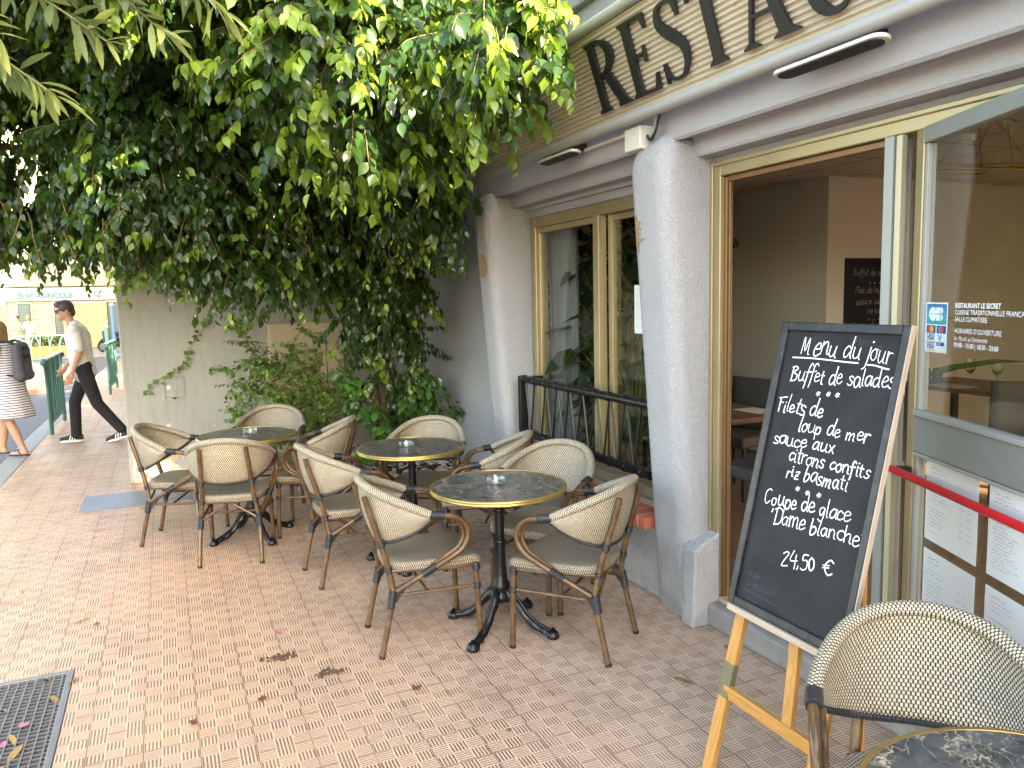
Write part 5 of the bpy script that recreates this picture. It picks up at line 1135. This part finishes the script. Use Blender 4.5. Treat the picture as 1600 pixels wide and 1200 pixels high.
for i, (x, y) in enumerate([(.40, 3.62), (.56, 3.36)]):
    mb = MB()
    for _ in range(40): px, py = random.gauss(0, .035), random.gauss(0, .02); rock(mb, (px, py, .006), (random.uniform(.004, .010), random.uniform(.003, .007), .005), random)
    o = mb.build('leaf_debris', plain('brown_debris', (.10, .055, .03), .9, 0, .4, 50), None); o.location = (x, y, .001); tag(o, ('larger' if i == 0 else 'smaller')+' clump of crushed brown leaf debris on the tiles before the tables', 'debris')
# ================================================================ people
MAT['skin'] = (lambda n: n.set(n.mix(n.noise(12), (.46, .24, .15), (.54, .30, .20)), .5, 0, .4))(NT('skin'))
MAT['shirt'] = plain('cream_cotton', (.64, .615, .57), .85, 0, .05, 20)
MAT['trousers'] = plain('black_trousers', (.010, .010, .013), .85, 0, .3, 25)
MAT['shoe'] = plain('black_shoe', (.014, .014, .016), .6); MAT['sole'] = plain('white_sole', (.72, .72, .72), .6)
MAT['brownhair'] = plain('greying_brown_hair', (.055, .040, .035), .55, 0, .5, 60, 120, .5, .004)
MAT['blondhair'] = plain('dark_blond_hair', (.30, .17, .075), .5, 0, .35, 40, 120, .5, .004)
MAT['bag'] = plain('grey_backpack_fabric', (.085, .085, .095), .8, 0, .2, 40); MAT['bagdark'] = plain('black_backpack_panel', (.012, .012, .014), .7)
def stripes():
    n = NT('white_purple_striped_cotton'); z = n.xyz(n.tc())[2]
    k = n.M('GREATER_THAN', n.M('FRACT', n.M('DIVIDE', n.M('ADD', z, n.M('MULTIPLY', n.noise(7), .012)), .030)), .66); return n.set(n.mix(k, (.74, .72, .74), (.11, .06, .12)), .85)
MAT['stripes'] = stripes()
def blob(name, mat, parent, caps, ells=(), vox=.010, smooth=6, extra=None):
    """one continuous surface: tapered capsules (a, b, ra, rb) and ellipsoids (c, r[, rotation]) fused by a voxel remesh"""
    bm = bmesh.new()
    for a, b, ra, rb_ in caps:
        a, b = Vector(a), Vector(b); n = max(2, int((b-a).length/(min(ra, rb_)*.45))+1)
        for i in range(n+1):
            f = i/n; bmesh.ops.create_icosphere(bm, subdivisions=1 if min(ra, rb_) < .03 else 2, radius=ra+(rb_-ra)*f, matrix=Matrix.Translation(a.lerp(b, f)))
    for e in ells:
        c, r = e[0], e[1]; rot = e[2] if len(e) > 2 else Matrix.Identity(4)
        bmesh.ops.create_icosphere(bm, subdivisions=3, radius=1, matrix=Matrix.Translation(c) @ rot @ Matrix.Diagonal((*r, 1)))
    me = bpy.data.meshes.new(name); bm.to_mesh(me); bm.free(); me.materials.append(MAT[mat])
    o = bpy.data.objects.new(name, me); COL.objects.link(o); o.parent = parent
    rm = o.modifiers.new('remesh', 'REMESH'); rm.mode = 'VOXEL'; rm.voxel_size = vox; rm.use_smooth_shade = True
    s = o.modifiers.new('smooth', 'SMOOTH'); s.iterations = smooth; s.factor = .5
    return o
def hand(caps, w, d, side, k=1.0):
    """relaxed hand below wrist w pointing along d; side = direction the thumb leaves"""
    w, d, side = Vector(w), Vector(d).normalized(), Vector(side).normalized(); pn = d.cross(side)
    caps.append((w, w+d*.05, .024, .033)); caps.append((w+d*.03+side*.018, w+d*.085+side*.022, .019, .016)); caps.append((w+d*.03-side*.018, w+d*.08-side*.022, .019, .015))
    for i, (o, l) in enumerate(((.028, .075), (.010, .085), (-.009, .078), (-.027, .060))):
        a = w+d*.085+side*o; b = a+d*l*.5+pn*.012; c = b+d*l*.38+pn*.022; caps += [(a, b, .0095, .009), (b, c, .009, .0075)]
    a = w+d*.025+side*.026; b = a+d*.035+side*.026; caps += [(a, b, .0125, .011), (b, b+d*.032+side*.004+pn*.006, .011, .009)]
def person(name, lab, loc, rz, group=None): return thing(name, lab, 'person', loc, rz, group)
# local frame of people: faces +y, x to their right, feet on z = 0
man = person('person', 'man in cream short sleeved shirt and black trousers striding left by the wall corner', (-.90, 10.72, 0), R(84))
# rear foot is behind (-y), front foot ahead (+y); left side (x<0) is the camera side
HIPZ = .90; lean = .10
hipL, hipR = Vector((-.095, .02, HIPZ)), Vector((.095, .02, HIPZ))
kR, aR = Vector((.09, .18, .50)), Vector((.075, .19, .085))    # leading leg
kL, aL = Vector((-.10, -.10, .48)), Vector((-.10, -.355, .115)) # trailing leg
chest = Vector((0, .07, 1.28)); neck = Vector((0, .12, 1.46)); head = Vector((0, .185, 1.615))
sL, sR = Vector((-.185, .075, 1.395)), Vector((.185, .075, 1.395)); eL, eR = Vector((-.235, .02, 1.12)), Vector((.235, .14, 1.12)); wL, wR = Vector((-.225, .115, .885)), Vector((.22, .27, .93))
HT = Matrix.Rotation(R(18), 4, 'Z') @ Matrix.Rotation(R(-8), 4, 'X')
caps = [(hipL, kL, .080, .055), (kL, aL, .052, .038), (hipR, kR, .080, .055), (kR, aR, .052, .038), ((0, .02, .92), chest, .115, .125), (chest, neck-Vector((0, .01, .03)), .11, .06), (neck-Vector((0, 0, .05)), head-Vector((0, .02, .04)), .054, .050),
        (sL, eL, .050, .040), (eL, wL, .041, .027), (sR, eR, .050, .040), (eR, wR, .041, .027), (sL, sR, .055, .055)]
hand(caps, wL, (wL-eL).normalized()+Vector((0, .1, -.4)), (.25, 1, .2)); hand(caps, wR, (wR-eR).normalized(), (-.2, 1, .2))
def hp_(x, y, z): return head+(HT @ Vector((x, y, z)))
ells = [(head, (.074, .094, .112), HT), (hp_(0, .03, -.055), (.056, .066, .062), HT), (hp_(0, .099, -.012), (.013, .020, .022), HT), (hp_(0, .088, -.062), (.024, .012, .007), HT), (hp_(0, .075, -.098), (.026, .020, .016), HT), (hp_(-.076, -.008, -.012), (.010, .020, .030), HT), (hp_(.076, -.008, -.012), (.010, .020, .030), HT), (hp_(0, .088, .03), (.05, .012, .010), HT)]
blob('body', 'skin', man, caps, ells, .0085, 4)
blob('hair', 'brownhair', man, [], [(hp_(0, -.012, .030), (.083, .100, .100), HT), (hp_(0, -.06, -.03), (.068, .052, .062), HT), (hp_(0, .055, .088), (.060, .050, .034), HT), (hp_(-.066, .0, .012), (.016, .035, .045), HT), (hp_(.066, .0, .012), (.016, .035, .045), HT)], .010, 2)
gl = MB()
for sx in (-1, 1): gl.prism([(sx*.034+.028*math.cos(a), .022*math.sin(a)) for a in np.linspace(0, 2*math.pi, 16, endpoint=False)], Matrix.Translation(head) @ HT @ frame_mat((0, .108, .004), (1, 0, 0), (0, 0, 1)) @ Matrix.Scale(-1, 4, (0, 0, 1)), -.006); gl.beam(hp_(sx*.062, .100, .010), hp_(sx*.080, -.005, .006), .006, .010)
gl.build('sunglasses', 'blackmatt', man)
sh = [((-.0, .035, .875), (0, .055, 1.05), .150, .140), ((-.075, .03, .87), (-.07, .05, 1.1), .095, .105), ((.075, .03, .87), (.07, .05, 1.1), .095, .105), ((0, .055, 1.05), chest, .142, .150), ((-.08, .05, 1.1), (-.09, .065, 1.36), .105, .095), ((.08, .05, 1.1), (.09, .065, 1.36), .105, .095), (chest, (0, .09, 1.43), .13, .075), (sL+Vector((.03, 0, -.01)), sL.lerp(eL, .82), .075, .068), (sR+Vector((-.03, 0, -.01)), sR.lerp(eR, .82), .075, .068), (sL, sR, .066, .066)]
so_ = blob('shirt', 'shirt', man, sh, [((0, .105, 1.465), (.066, .066, .022))], .011, 5)
tro = [(hipL, hipR, .098, .098), (hipL+Vector((.02, 0, .04)), hipR+Vector((-.02, 0, .04)), .10, .10), (hipL, kL, .096, .072), (kL, aL+Vector((0, .01, .03)), .072, .062), (hipR, kR, .096, .072), (kR, aR+Vector((0, 0, .0)), .072, .064)]
blob('trousers', 'trousers', man, tro, (), .011, 4)
def shoe(par, ankle, yaw, pitch, mat='shoe', stripes_=True):
    a = Vector(ankle); M_ = Matrix.Translation((a.x, a.y, a.z-.075)) @ Matrix.Rotation(yaw, 4, 'Z') @ Matrix.Rotation(pitch, 4, 'X')
    o = blob('shoe', mat, par, [(M_ @ Vector((0, -.04, .045)), M_ @ Vector((0, .06, .045)), .042, .042), (M_ @ Vector((0, .06, .04)), M_ @ Vector((0, .165, .030)), .042, .030), (M_ @ Vector((0, -.03, .06)), M_ @ Vector((0, -.01, .10)), .042, .042)], (), .009, 3)
    s = MB(); pts = [(.040*math.cos(t)*(1 if math.sin(t) < 0 else 1.12), .055+.130*math.sin(t)) for t in np.linspace(0, 2*math.pi, 24, endpoint=False)]; s.prism(pts, M_ @ Matrix.Translation((0, 0, -.008)), .028); s.build('sole', 'sole', o, bevel=.006)
    if stripes_:
        for k in range(3):
            for sx in (-1, 1): b = MB(); b.beam(M_ @ Vector((sx*.044, .02+.028*k, .020)), M_ @ Vector((sx*.036, .0+.028*k, .078)), .011, .006, up=(1, 0, 0)); b.build('stripe', 'sole', o)
shoe(man, aR, 0, R(0)); shoe(man, aL, 0, R(-14))
# ---- woman with backpack at the left edge
wom = person('person', 'woman in white striped dress and flip flops, cut by the left edge', (-1.66, 10.25, .004), R(70)); wom.scale = (.93, .93, .93)
hL, hR = Vector((-.09, 0, .84)), Vector((.09, 0, .84)); kL, aL = Vector((-.10, -.02, .46)), Vector((-.105, -.17, .085)); kR, aR = Vector((.09, .12, .47)), Vector((.085, .17, .075)); ch = Vector((0, .01, 1.2)); nk = Vector((0, .03, 1.38)); hd = Vector((0, .07, 1.52)); sL, sR = Vector((-.17, .0, 1.31)), Vector((.17, 0, 1.31))
head = hd; HT = Matrix.Rotation(R(10), 4, 'Z')
caps = [(hL, kL, .085, .055), (kL, kL.lerp(aL, .4), .050, .056), (kL.lerp(aL, .4), aL, .056, .034), (hR, kR, .085, .055), (kR, kR.lerp(aR, .4), .050, .056), (kR.lerp(aR, .4), aR, .056, .034), ((0, 0, .9), ch, .12, .115), (ch, nk-Vector((0, .01, .04)), .10, .05), (nk-Vector((0, 0, .04)), hd-Vector((0, .02, .05)), .047, .045), (sL, (-.23, .02, 1.05), .048, .038), ((-.23, .02, 1.05), (-.20, .14, .84), .038, .025), (sR, (.23, .10, 1.08), .048, .038), ((.23, .10, 1.08), (.12, .27, 1.12), .038, .025), (sL, sR, .05, .05)]
hand(caps, (-.20, .14, .84), (0, .3, -1), (.3, 1, 0)); hand(caps, (.12, .27, 1.12), (-.5, .5, .5), (0, 1, .5))
for a in (aL, aR): caps += [(a+Vector((0, -.02, -.045)), a+Vector((0, .07, -.052)), .036, .034), (a+Vector((0, .07, -.052)), a+Vector((0, .14, -.060)), .034, .022), (a, a+Vector((0, -.01, -.04)), .036, .038)]
blob('body', 'skin', wom, caps, [(hd, (.070, .088, .105), HT), (hp_(0, .028, -.055), (.052, .06, .056), HT), (hp_(0, .092, -.012), (.012, .018, .02), HT), (hp_(0, .082, -.06), (.022, .01, .006), HT)], .0095, 4)
blob('hair', 'blondhair', wom, [(hp_(-.05, -.04, .02), hp_(-.065, -.035, -.19), .052, .036), (hp_(.05, -.04, .02), hp_(.065, -.035, -.19), .052, .036), (hp_(0, -.06, .02), hp_(0, -.075, -.19), .06, .05), (hp_(-.062, .02, .0), hp_(-.07, .01, -.17), .03, .026), (hp_(.062, .02, .0), hp_(.07, .01, -.17), .03, .026)], [(hp_(0, -.012, .028), (.082, .098, .098), HT)], .011, 4)
dr = MB(); rows = []
for z, rx, ry, cy in ((.46, .265, .26, -.01), (.52, .262, .25, -.008), (.62, .25, .225, -.004), (.74, .235, .20, 0), (.86, .215, .178, 0), (.96, .195, .155, 0), (1.05, .178, .14, .004), (1.14, .178, .142, .008), (1.24, .182, .138, .008), (1.31, .178, .11, .006), (1.355, .13, .085, .010), (1.385, .085, .07, .018)):
    rows.append([(rx*math.cos(t)*(1+.03*math.sin(9*t+z*3)*(max(0, .9-z)*2)), cy+ry*math.sin(t)*(1+.03*math.sin(8*t)*(max(0, .9-z)*2)), z) for t in np.linspace(0, 2*math.pi, 49)])
dr.grid(rows); dress = dr.build('dress', 'stripes', wom, smooth=True, weld=True); sd_ = dress.modifiers.new('s', 'SOLIDIFY'); sd_.thickness = .008
blob('sleeve', 'stripes', wom, [(sL, sL.lerp(Vector((-.23, .02, 1.05)), .35), .062, .058)], (), .012, 3); blob('sleeve', 'stripes', wom, [(sR, sR.lerp(Vector((.23, .10, 1.08)), .35), .062, .058)], (), .012, 3)
for a in (aL, aR):
    f = MB(); f.prism([(a.x+.042*math.cos(t), a.y+.05+.125*math.sin(t)) for t in np.linspace(0, 2*math.pi, 20, endpoint=False)], Matrix.Translation((0, 0, max(.0, a.z-.100))), .016); fl = f.build('flip_flop', 'shoe', wom, bevel=.004)
    for sx in (-1, 1): b = MB(); b.tube(cr([(a.x+sx*.040, a.y+.02, a.z-.06), (a.x+sx*.03, a.y+.06, a.z-.012), (a.x, a.y+.11, a.z-.035)], 5), .006, 6); b.build('strap', 'shoe', fl)
bg_ = thing('backpack', 'grey and black backpack worn on the back of the woman in the striped dress', 'backpack', (-1.66, 10.25, .004), R(70)); bg_.scale = (.93, .93, .93)
blob('bag', 'bag', bg_, [((-.09, -.195, .97), (-.09, -.190, 1.27), .068, .058), ((.09, -.195, .97), (.09, -.190, 1.27), .068, .058), ((0, -.205, .97), (0, -.20, 1.27), .072, .062), ((-.09, -.205, .97), (.09, -.205, .97), .074, .074)], [((0, -.19, 1.31), (.13, .065, .07))], .011, 5)
blob('bag_panel', 'bagdark', bg_, [((-.055, -.245, 1.20), (.055, -.245, 1.20), .03, .03), ((-.05, -.23, 1.30), (.05, -.23, 1.30), .03, .03)], (), .011, 3)
for sx in (-1, 1): b = MB(); b.tube(cr([(sx*.10, -.17, 1.36), (sx*.115, -.06, 1.385), (sx*.12, .08, 1.34), (sx*.125, .145, 1.24), (sx*.14, .13, 1.10), (sx*.15, -.02, 1.00), (sx*.13, -.17, .97)], 6), .014, 8); b.build('shoulder_strap', 'bagdark', bg_, smooth=True)
b = MB(); b.tube(cr([(-.10, -.245, 1.30), (-.10, -.265, 1.2), (-.06, -.275, 1.1)], 5), .005, 6); b.build('zip', 'bagdark', bg_)
# ---- far people by the bank
def far_person(lab, x, y, rz, top, bottom, hair, sit=False, skirt=False, h=1.0):
    z0 = -.05+gdrop(y); o = person('person', lab, (x, y, z0), rz); dz = -.40 if sit else 0
    if sit: legs = [((-.09, 0, .52), (-.10, .42, .54), .085, .06), ((-.10, .42, .54), (-.10, .44, .06), .055, .04), ((.09, 0, .52), (.10, .42, .54), .085, .06), ((.10, .42, .54), (.10, .44, .06), .055, .04)]
    else: legs = [((-.09, 0, .9), (-.09, .06, .48), .085, .055), ((-.09, .06, .48), (-.10, .02, .08), .052, .038), ((.09, 0, .9), (.09, -.02, .48), .085, .055), ((.09, -.02, .48), (.10, -.12, .09), .052, .038)]
    feet = [(Vector(l[1])+Vector((0, -.02, -.03)), Vector(l[1])+Vector((0, .13, -.045)), .036, .028) for l in legs[1::2]]
    caps = legs+feet+[((0, 0, .92+dz), (0, 0, 1.28+dz), .11, .12), ((0, 0, 1.28+dz), (0, .02, 1.44+dz), .10, .05), ((0, .02, 1.44+dz), (0, .04, 1.55+dz), .05, .048), ((-.19, 0, 1.38+dz), (-.24, .02, 1.12+dz), .05, .04), ((-.24, .02, 1.12+dz), (-.21, .16, .93+dz), .04, .027), ((.19, 0, 1.38+dz), (.24, .04, 1.13+dz), .05, .04), ((.24, .04, 1.13+dz), (.18, .20, 1.05+dz), .04, .027)]
    hand(caps, (-.21, .16, .93+dz), (0, .2, -1), (.2, 1, 0)); hand(caps, (.18, .20, 1.05+dz), (-.3, .8, .1), (0, .2, 1))
    blob('body', 'skin', o, caps, [((0, .05, 1.60+dz), (.075, .092, .11)), ((0, .14, 1.59+dz), (.012, .02, .02))], .016, 3)
    blob('hair', hair, o, [((0, -.03, 1.60+dz), (0, -.05, 1.46+dz), .07, .05)] if skirt else [], [((0, .02, 1.635+dz), (.084, .096, .092))], .016, 2)
    blob('top', top, o, [((0, 0, .90+dz), (0, 0, 1.30+dz), .14, .145), ((-.16, 0, 1.36+dz), (-.225, .02, 1.2+dz), .07, .062), ((.16, 0, 1.36+dz), (.225, .02, 1.2+dz), .07, .062), ((-.17, 0, 1.37+dz), (.17, 0, 1.37+dz), .065, .065)], (), .018, 3)
    if skirt: blob('skirt', bottom, o, [((0, 0, .95+dz), (0, .0, .62), .14, .20)], (), .018, 3)
    else: blob('trousers', bottom, o, [(a, b, ra+.014, rb_+.014) for a, b, ra, rb_ in legs[::2]]+[((-.08, 0, .92+dz), (.08, 0, .92+dz), .11, .11)], (), .018, 3)
MAT['lightblue'] = plain('light_blue_cloth', (.30, .50, .62), .8); MAT['tan'] = plain('tan_cloth', (.48, .33, .20), .8)
far_person('far woman in pale top and tan skirt standing before the shop entrance', -5.25, 38.5, R(160), 'shirt', 'tan', 'blondhair', skirt=True)
far_person('far person in tan clothes standing left of the woman in the pale top', -5.75, 39.2, R(120), 'tan', 'tan', 'brownhair')
far_person('far person in pale top and light blue trousers seated beside the yellow shop window', -3.80, 38.6, R(95), 'shirt', 'lightblue', 'brownhair', sit=True)
ch_ = thing('stool', 'small stool under the far seated person', 'stool', (-3.80, 38.6, -.05+gdrop(38.6)), R(95)); a = MB(); a.box((-.2, -.2, .40), (.2, .2, .44)); a.build('seat', 'bark', ch_)
for sx in (-1, 1):
    for sy in (-1, 1): a = MB(); a.tube([(sx*.2, sy*.2, 0), (sx*.15, sy*.15, .40)], .018, 6); a.build('leg', 'bark', ch_)
# ================================================================ green street railings
MAT['greenpaint'] = plain('green_railing_paint', (.045, .135, .10), .4, .1, .15, 6)
def railing(x, y, rz, L, lab):
    o = thing('street_railing', lab, 'railing', (x, y, gdrop(y)), rz, 'green metal street railings')
    H = 1.0; yA_, yB_ = 0.0, L                                 # runs along local y
    def bar(mb, pts, r): mb.tube(cr(pts, 6), r, 8)
    for e, s in ((yA_, -1), (yB_, 1)):
        a = MB(); bar(a, [(0, e, -.05), (0, e, .45), (0, e+s*.01, .70), (0, e+s*.06, .88), (0, e+s*.13, .965)], .026); a.lathe([(0, -.05), (.045, -.03), (.052, 0), (.045, .03), (0, .05)], 12, (0, e+s*.15, .955), cap=False); a.build('post', 'greenpaint', o, smooth=True)
    a = MB(); a.box((-.035, -.14, .985), (.035, L+.14, 1.012)); a.build('top_rail', plain('sunlit_pale_green_rail', (.42, .50, .46), .25, .3), o, bevel=.008)  # paler copy of the railing green, painting in sunlight on top
    a = MB(); a.box((-.014, 0, .13), (.014, L, .17)); a.build('bottom_rail', 'greenpaint', o, bevel=.004)
    n = max(3, int(L/.24)); stp = L/n
    for i in range(1, n):
        y_ = i*stp; s = -1 if i % 2 else 1; a = MB(); bar(a, [(0, y_, .15), (0, y_, .50), (0, y_+s*.02, .75), (0, y_+s*.07, .90), (0, y_+s*stp*.5, .985)], .018); bar(a, [(0, y_, .50), (0, y_-s*.004, .75), (0, y_-s*.02, .985)], .016); a.build('reed_bar', 'greenpaint', o, smooth=True)
railing(-1.44, 11.62, 0, 1.45, 'green reed patterned street railing on the kerb left of the striding man, nearest of all')
railing(-1.05, 16.9, R(-2), 1.45, 'green street railing on the kerb between the striding man and the wall corner')
railing(-3.05, 21.0, R(88), 1.3, 'green street railing on the island just behind the woman with the backpack')
railing(-2.95, 27.0, R(90), 1.0, 'green street railing farthest away, below the shop lettering')
# ================================================================ far shop building and street bits
MAT['bankwall'] = plain('cream_ashlar_wall', (.36, .315, .235), .8, 0, .06, 2)
MAT['yellow'] = plain('yellow_shop_front', (.62, .45, .15), .6, 0, .08)
MAT['shutter'] = plain('dark_green_shutter', (.05, .085, .07), .6)
MAT['teal'] = plain('teal_lettering', (.0, .17, .15), .4)
BY = 42.0; BZ = gdrop(BY)-.05
bank = thing('shop_building', 'far cream stone building with teal shop lettering over yellow shop windows', 'building', (-5.5, BY, BZ))
a = MB(); a.box((-13, 0, 0), (9, 8, 11)); a.build('wall', 'bankwall', bank)
a = MB()
for i in range(7): a.box((-13, -.035, .45+i*.36), (9, -.004, .45+i*.36+.335))
a.build('stone_courses', 'bankwall', bank, bevel=.012)
a = MB(); a.box((-13, -.20, 3.02), (9, -.003, 3.22)); a.build('cornice', 'bankwall', bank, bevel=.03)
for x0, x1, z0, z1, m in ((-.61, -.10, .35, 2.25, 'shutter'), (.83, 1.13, .35, 2.25, 'shutter'), (3.08, 3.6, .15, 2.25, 'shutter'), (1.20, 2.14, .15, 2.22, 'yellow'), (2.22, 3.02, .15, 2.22, 'yellow'), (-2.6, -1.1, .15, 2.7, 'yellow'), (-4.8, -3.3, .15, 2.4, 'yellow')):
    a = MB(); a.box((x0-.06, -.10, z0-.04), (x1+.06, -.036, z1+.06)); f_r = a.build('shop_window', 'cream', bank, bevel=.008); b = MB(); b.box((x0, -.125, z0), (x1, -.101, z1)); b.build('panel', m, f_r)
    if m == 'shutter':
        c = MB()
        for k in range(20): zz = z0+.06+k*(z1-z0-.1)/20; c.box((x0+.05, -.135, zz), (x1-.05, -.126, zz+.055))
        c.build('slats', plain('grey_green_slat', (.12, .16, .14), .6), f_r)
for i in range(8):
    x = -11.5+i*2.6; a = MB(); a.box((x-.62, -.05, 4.0), (x+.62, -.003, 6.1)); f_r = a.build('window', 'bankwall', bank, bevel=.01)
    for s in (-1, 1): b = MB(); b.box((x+s*.27-.25, -.09, 4.1), (x+s*.27+.25, -.051, 6.0)); b.build('shutter', plain('pale_grey_shutter', (.42, .42, .40), .6) if not i and s < 0 else bpy.data.materials['pale_grey_shutter'], f_r)
a = MB(); TX = frame_mat((-.54, -.215, 2.49), (1, 0, 0), (0, 0, 1)); text_into(a, 'ÉDIT AGRICOLE', .33, TX, depth=.02, bold=.012, width=2.2); a.build('shop_lettering', 'teal', bank)
a = MB(); a.box((-1.3, -.19, 2.38), (3.9, -.04, 2.95)); a.build('fascia', plain('cream_fascia', (.62, .58, .48), .6), bank)
a = MB(); a.tube([(2.72+.16*math.cos(t), -.23, 2.66+.13*math.sin(t)) for t in np.linspace(.6, 5.6, 16)], .022, 6); a.tube([(2.66, -.23, 2.53), (2.86, -.23, 2.80), (3.1, -.23, 2.70)], .022, 6); a.build('emblem', 'teal', bank)
pb = thing('flower_planter', 'terracotta planter box with low green plants before the far shop', 'planter', (-4.40, 37.2, gdrop(37.2)-.05)); a = MB(); a.box((-.75, -.3, 0), (.75, .3, .42)); a.build('box', plain('terracotta_box', (.46, .27, .09), .8), pb, bevel=.02); P, D, N, L, Y = [], [], [], [], []
for _ in range(420): a_ = rng.uniform(0, 6.28); P.append([rng.uniform(-.7, .7), rng.uniform(-.28, .28), .42+rng.uniform(0, .35)]); D.append([math.cos(a_), math.sin(a_), rng.uniform(-.2, 1)]); N.append([0, .2, 1]); L.append(rng.uniform(.12, .26)); Y.append(0)
leaf_mesh('plants', P, D, N, L, .4, 'shrubleaf', pb, LANCE, young=Y)
MAT['bluepole'] = plain('blue_pole_paint', (.10, .22, .55), .4); MAT['greenpole'] = plain('light_green_pole', (.10, .42, .30), .5)
def pole(x, y, h, r, mat, lab):
    o = thing('street_post', lab, 'post', (x, y, gdrop(y)-.05)); a = MB(); a.tube([(0, 0, 0), (0, 0, h)], r, 12); a.build('shaft', mat, o, smooth=True); a = MB(); a.lathe([(0, h-.05), (r*1.5, h-.02), (r*1.7, h+.05), (r, h+.12), (0, h+.14)], 12, cap=False); a.build('cap', 'pipe', o, smooth=True)
    a = MB(); a.lathe([(0, 0), (r*1.9, 0), (r*1.9, .12), (r, .2), (0, .2)], 12, cap=False); a.build('foot', mat, o)
pole(-1.97, 36.6, 2.0, .06, 'bluepole', 'slim blue post with pale cap beside the parked scooter'); pole(-2.24, 36.6, 1.1, .07, 'greenpole', 'short light green post left of the blue post')
sc = thing('motor_scooter', 'black parked motor scooter seen beyond the blue post', 'scooter', (-2.0, 38.2, gdrop(38.2)-.05), R(60))
MAT['scooter'] = plain('black_scooter_paint', (.02, .02, .024), .3)
for y_ in (-.62, .62):
    a = MB(); a.tube([(0, y_+.21*math.cos(t), .25+.21*math.sin(t)) for t in np.linspace(0, 2*math.pi, 24, endpoint=False)], .055, 8, closed=True); w_ = a.build('wheel', 'rubber', sc, smooth=True); b = MB(); b.tube([(-.03, y_, .25), (.03, y_, .25)], .15, 16); b.build('rim', 'steel', w_)
blob('scooter_body', 'scooter', sc, [((0, -.55, .62), (0, -.05, .60), .15, .13), ((0, -.1, .35), (0, .35, .30), .12, .12), ((0, .42, .35), (0, .52, .85), .13, .10), ((0, .6, .52), (0, .66, .48), .10, .10)], (), .02, 4)
blob('saddle', 'bagdark', sc, [((0, -.62, .80), (0, -.02, .78), .13, .11)], (), .02, 3)
a = MB(); a.tube(cr([(-.33, .42, 1.02), (-.12, .50, .98), (.12, .50, .98), (.33, .42, 1.02)], 5), .018, 8); a.build('handlebar', 'steel', sc, smooth=True)
a = MB(); a.lathe([(0, 0), (.07, .0), (.06, .03), (0, .04)], 14, cap=False); hl = a.build('headlight', 'white', sc); hl.location = (0, .62, .85); hl.rotation_euler = (R(-90), 0, 0)
for sx in (-1, 1): a = MB(); a.tube([(sx*.25, .45, 1.02), (sx*.30, .50, 1.22)], .008, 6); a.lathe([(0, -.01), (.055, -.008), (.055, .008), (0, .01)], 12, (sx*.31, .50, 1.26), cap=False); a.build('mirror', 'blackmatt', sc)
# ================================================================ house added beyond the garden wall to keep sun off the far street
nb = thing('shade_house', 'pale four storey house added behind the fig tree to shade the far street', 'building', (2.9, 8.7, 0))
MAT['townwall'] = plain('ochre_town_wall', (.40, .33, .23), .85, 0, .08, 1)
a = MB(); a.box((0, 0, -.6), (9, 27, 19)); a.build('wall', 'townwall', nb); a = MB(); a.box((-.3, -.3, 19.003), (9.3, 27.3, 19.3)); a.build('roof', 'concrete', nb)
for i in range(7):
    for fl in range(4): y = 2+i*3.7; a = MB(); a.box((-.06, y-.55, 1.2+fl*4), (-.003, y+.55, 3.4+fl*4)); f_r = a.build('window', 'cream', nb); b = MB(); b.box((-.08, y-.45, 1.3+fl*4), (-.061, y+.45, 3.3+fl*4)); b.build('shutter', 'greenpaint', f_r)
# ================================================================ unseen block added behind the viewer, roofline stepped to shade the terrace
MAT['aptwall'] = plain('pale_apartment_wall', (.50, .46, .40), .8, 0, .08, 1)
apt = thing('shade_block', 'unseen pale apartment block added behind the viewer to shade the terrace', 'building', (4.85, -16.3, 0), R(16.56))
AH = 12.7
a = MB(); a.box((-5, -9, 0), (6, 0, AH)); a.box((-5, -9, AH), (2.0, -.003, AH+1.1)); a.box((-5, -9, AH+1.1), (1.2, -.006, AH+3.5)); a.build('wall', 'aptwall', apt); a = MB(); a.box((2.01, -9.3, AH+.003), (6.3, .3, AH+.3)); a.box((1.21, -9.3, AH+1.103), (2.0, .3, AH+1.4)); a.box((-5.3, -9.3, AH+3.503), (1.2, .3, AH+3.8)); a.build('roof', 'concrete', apt)
for fl in range(3):
    a = MB(); a.box((-4.5, .003, 3.2+fl*3.2), (5.5, .8, 3.35+fl*3.2)); a.build('balcony', 'aptwall', apt)
    for i in range(3):
        x = -3+i*3.4; a = MB(); a.box((x-.7, .003, 3.4+fl*3.2), (x+.7, .05, 5.5+fl*3.2)); f_r = a.build('window', 'white', apt); b = MB(); b.box((x-.6, .051, 3.5+fl*3.2), (x+.6, .07, 5.4+fl*3.2)); b.build('pane', 'blackmatt', f_r)
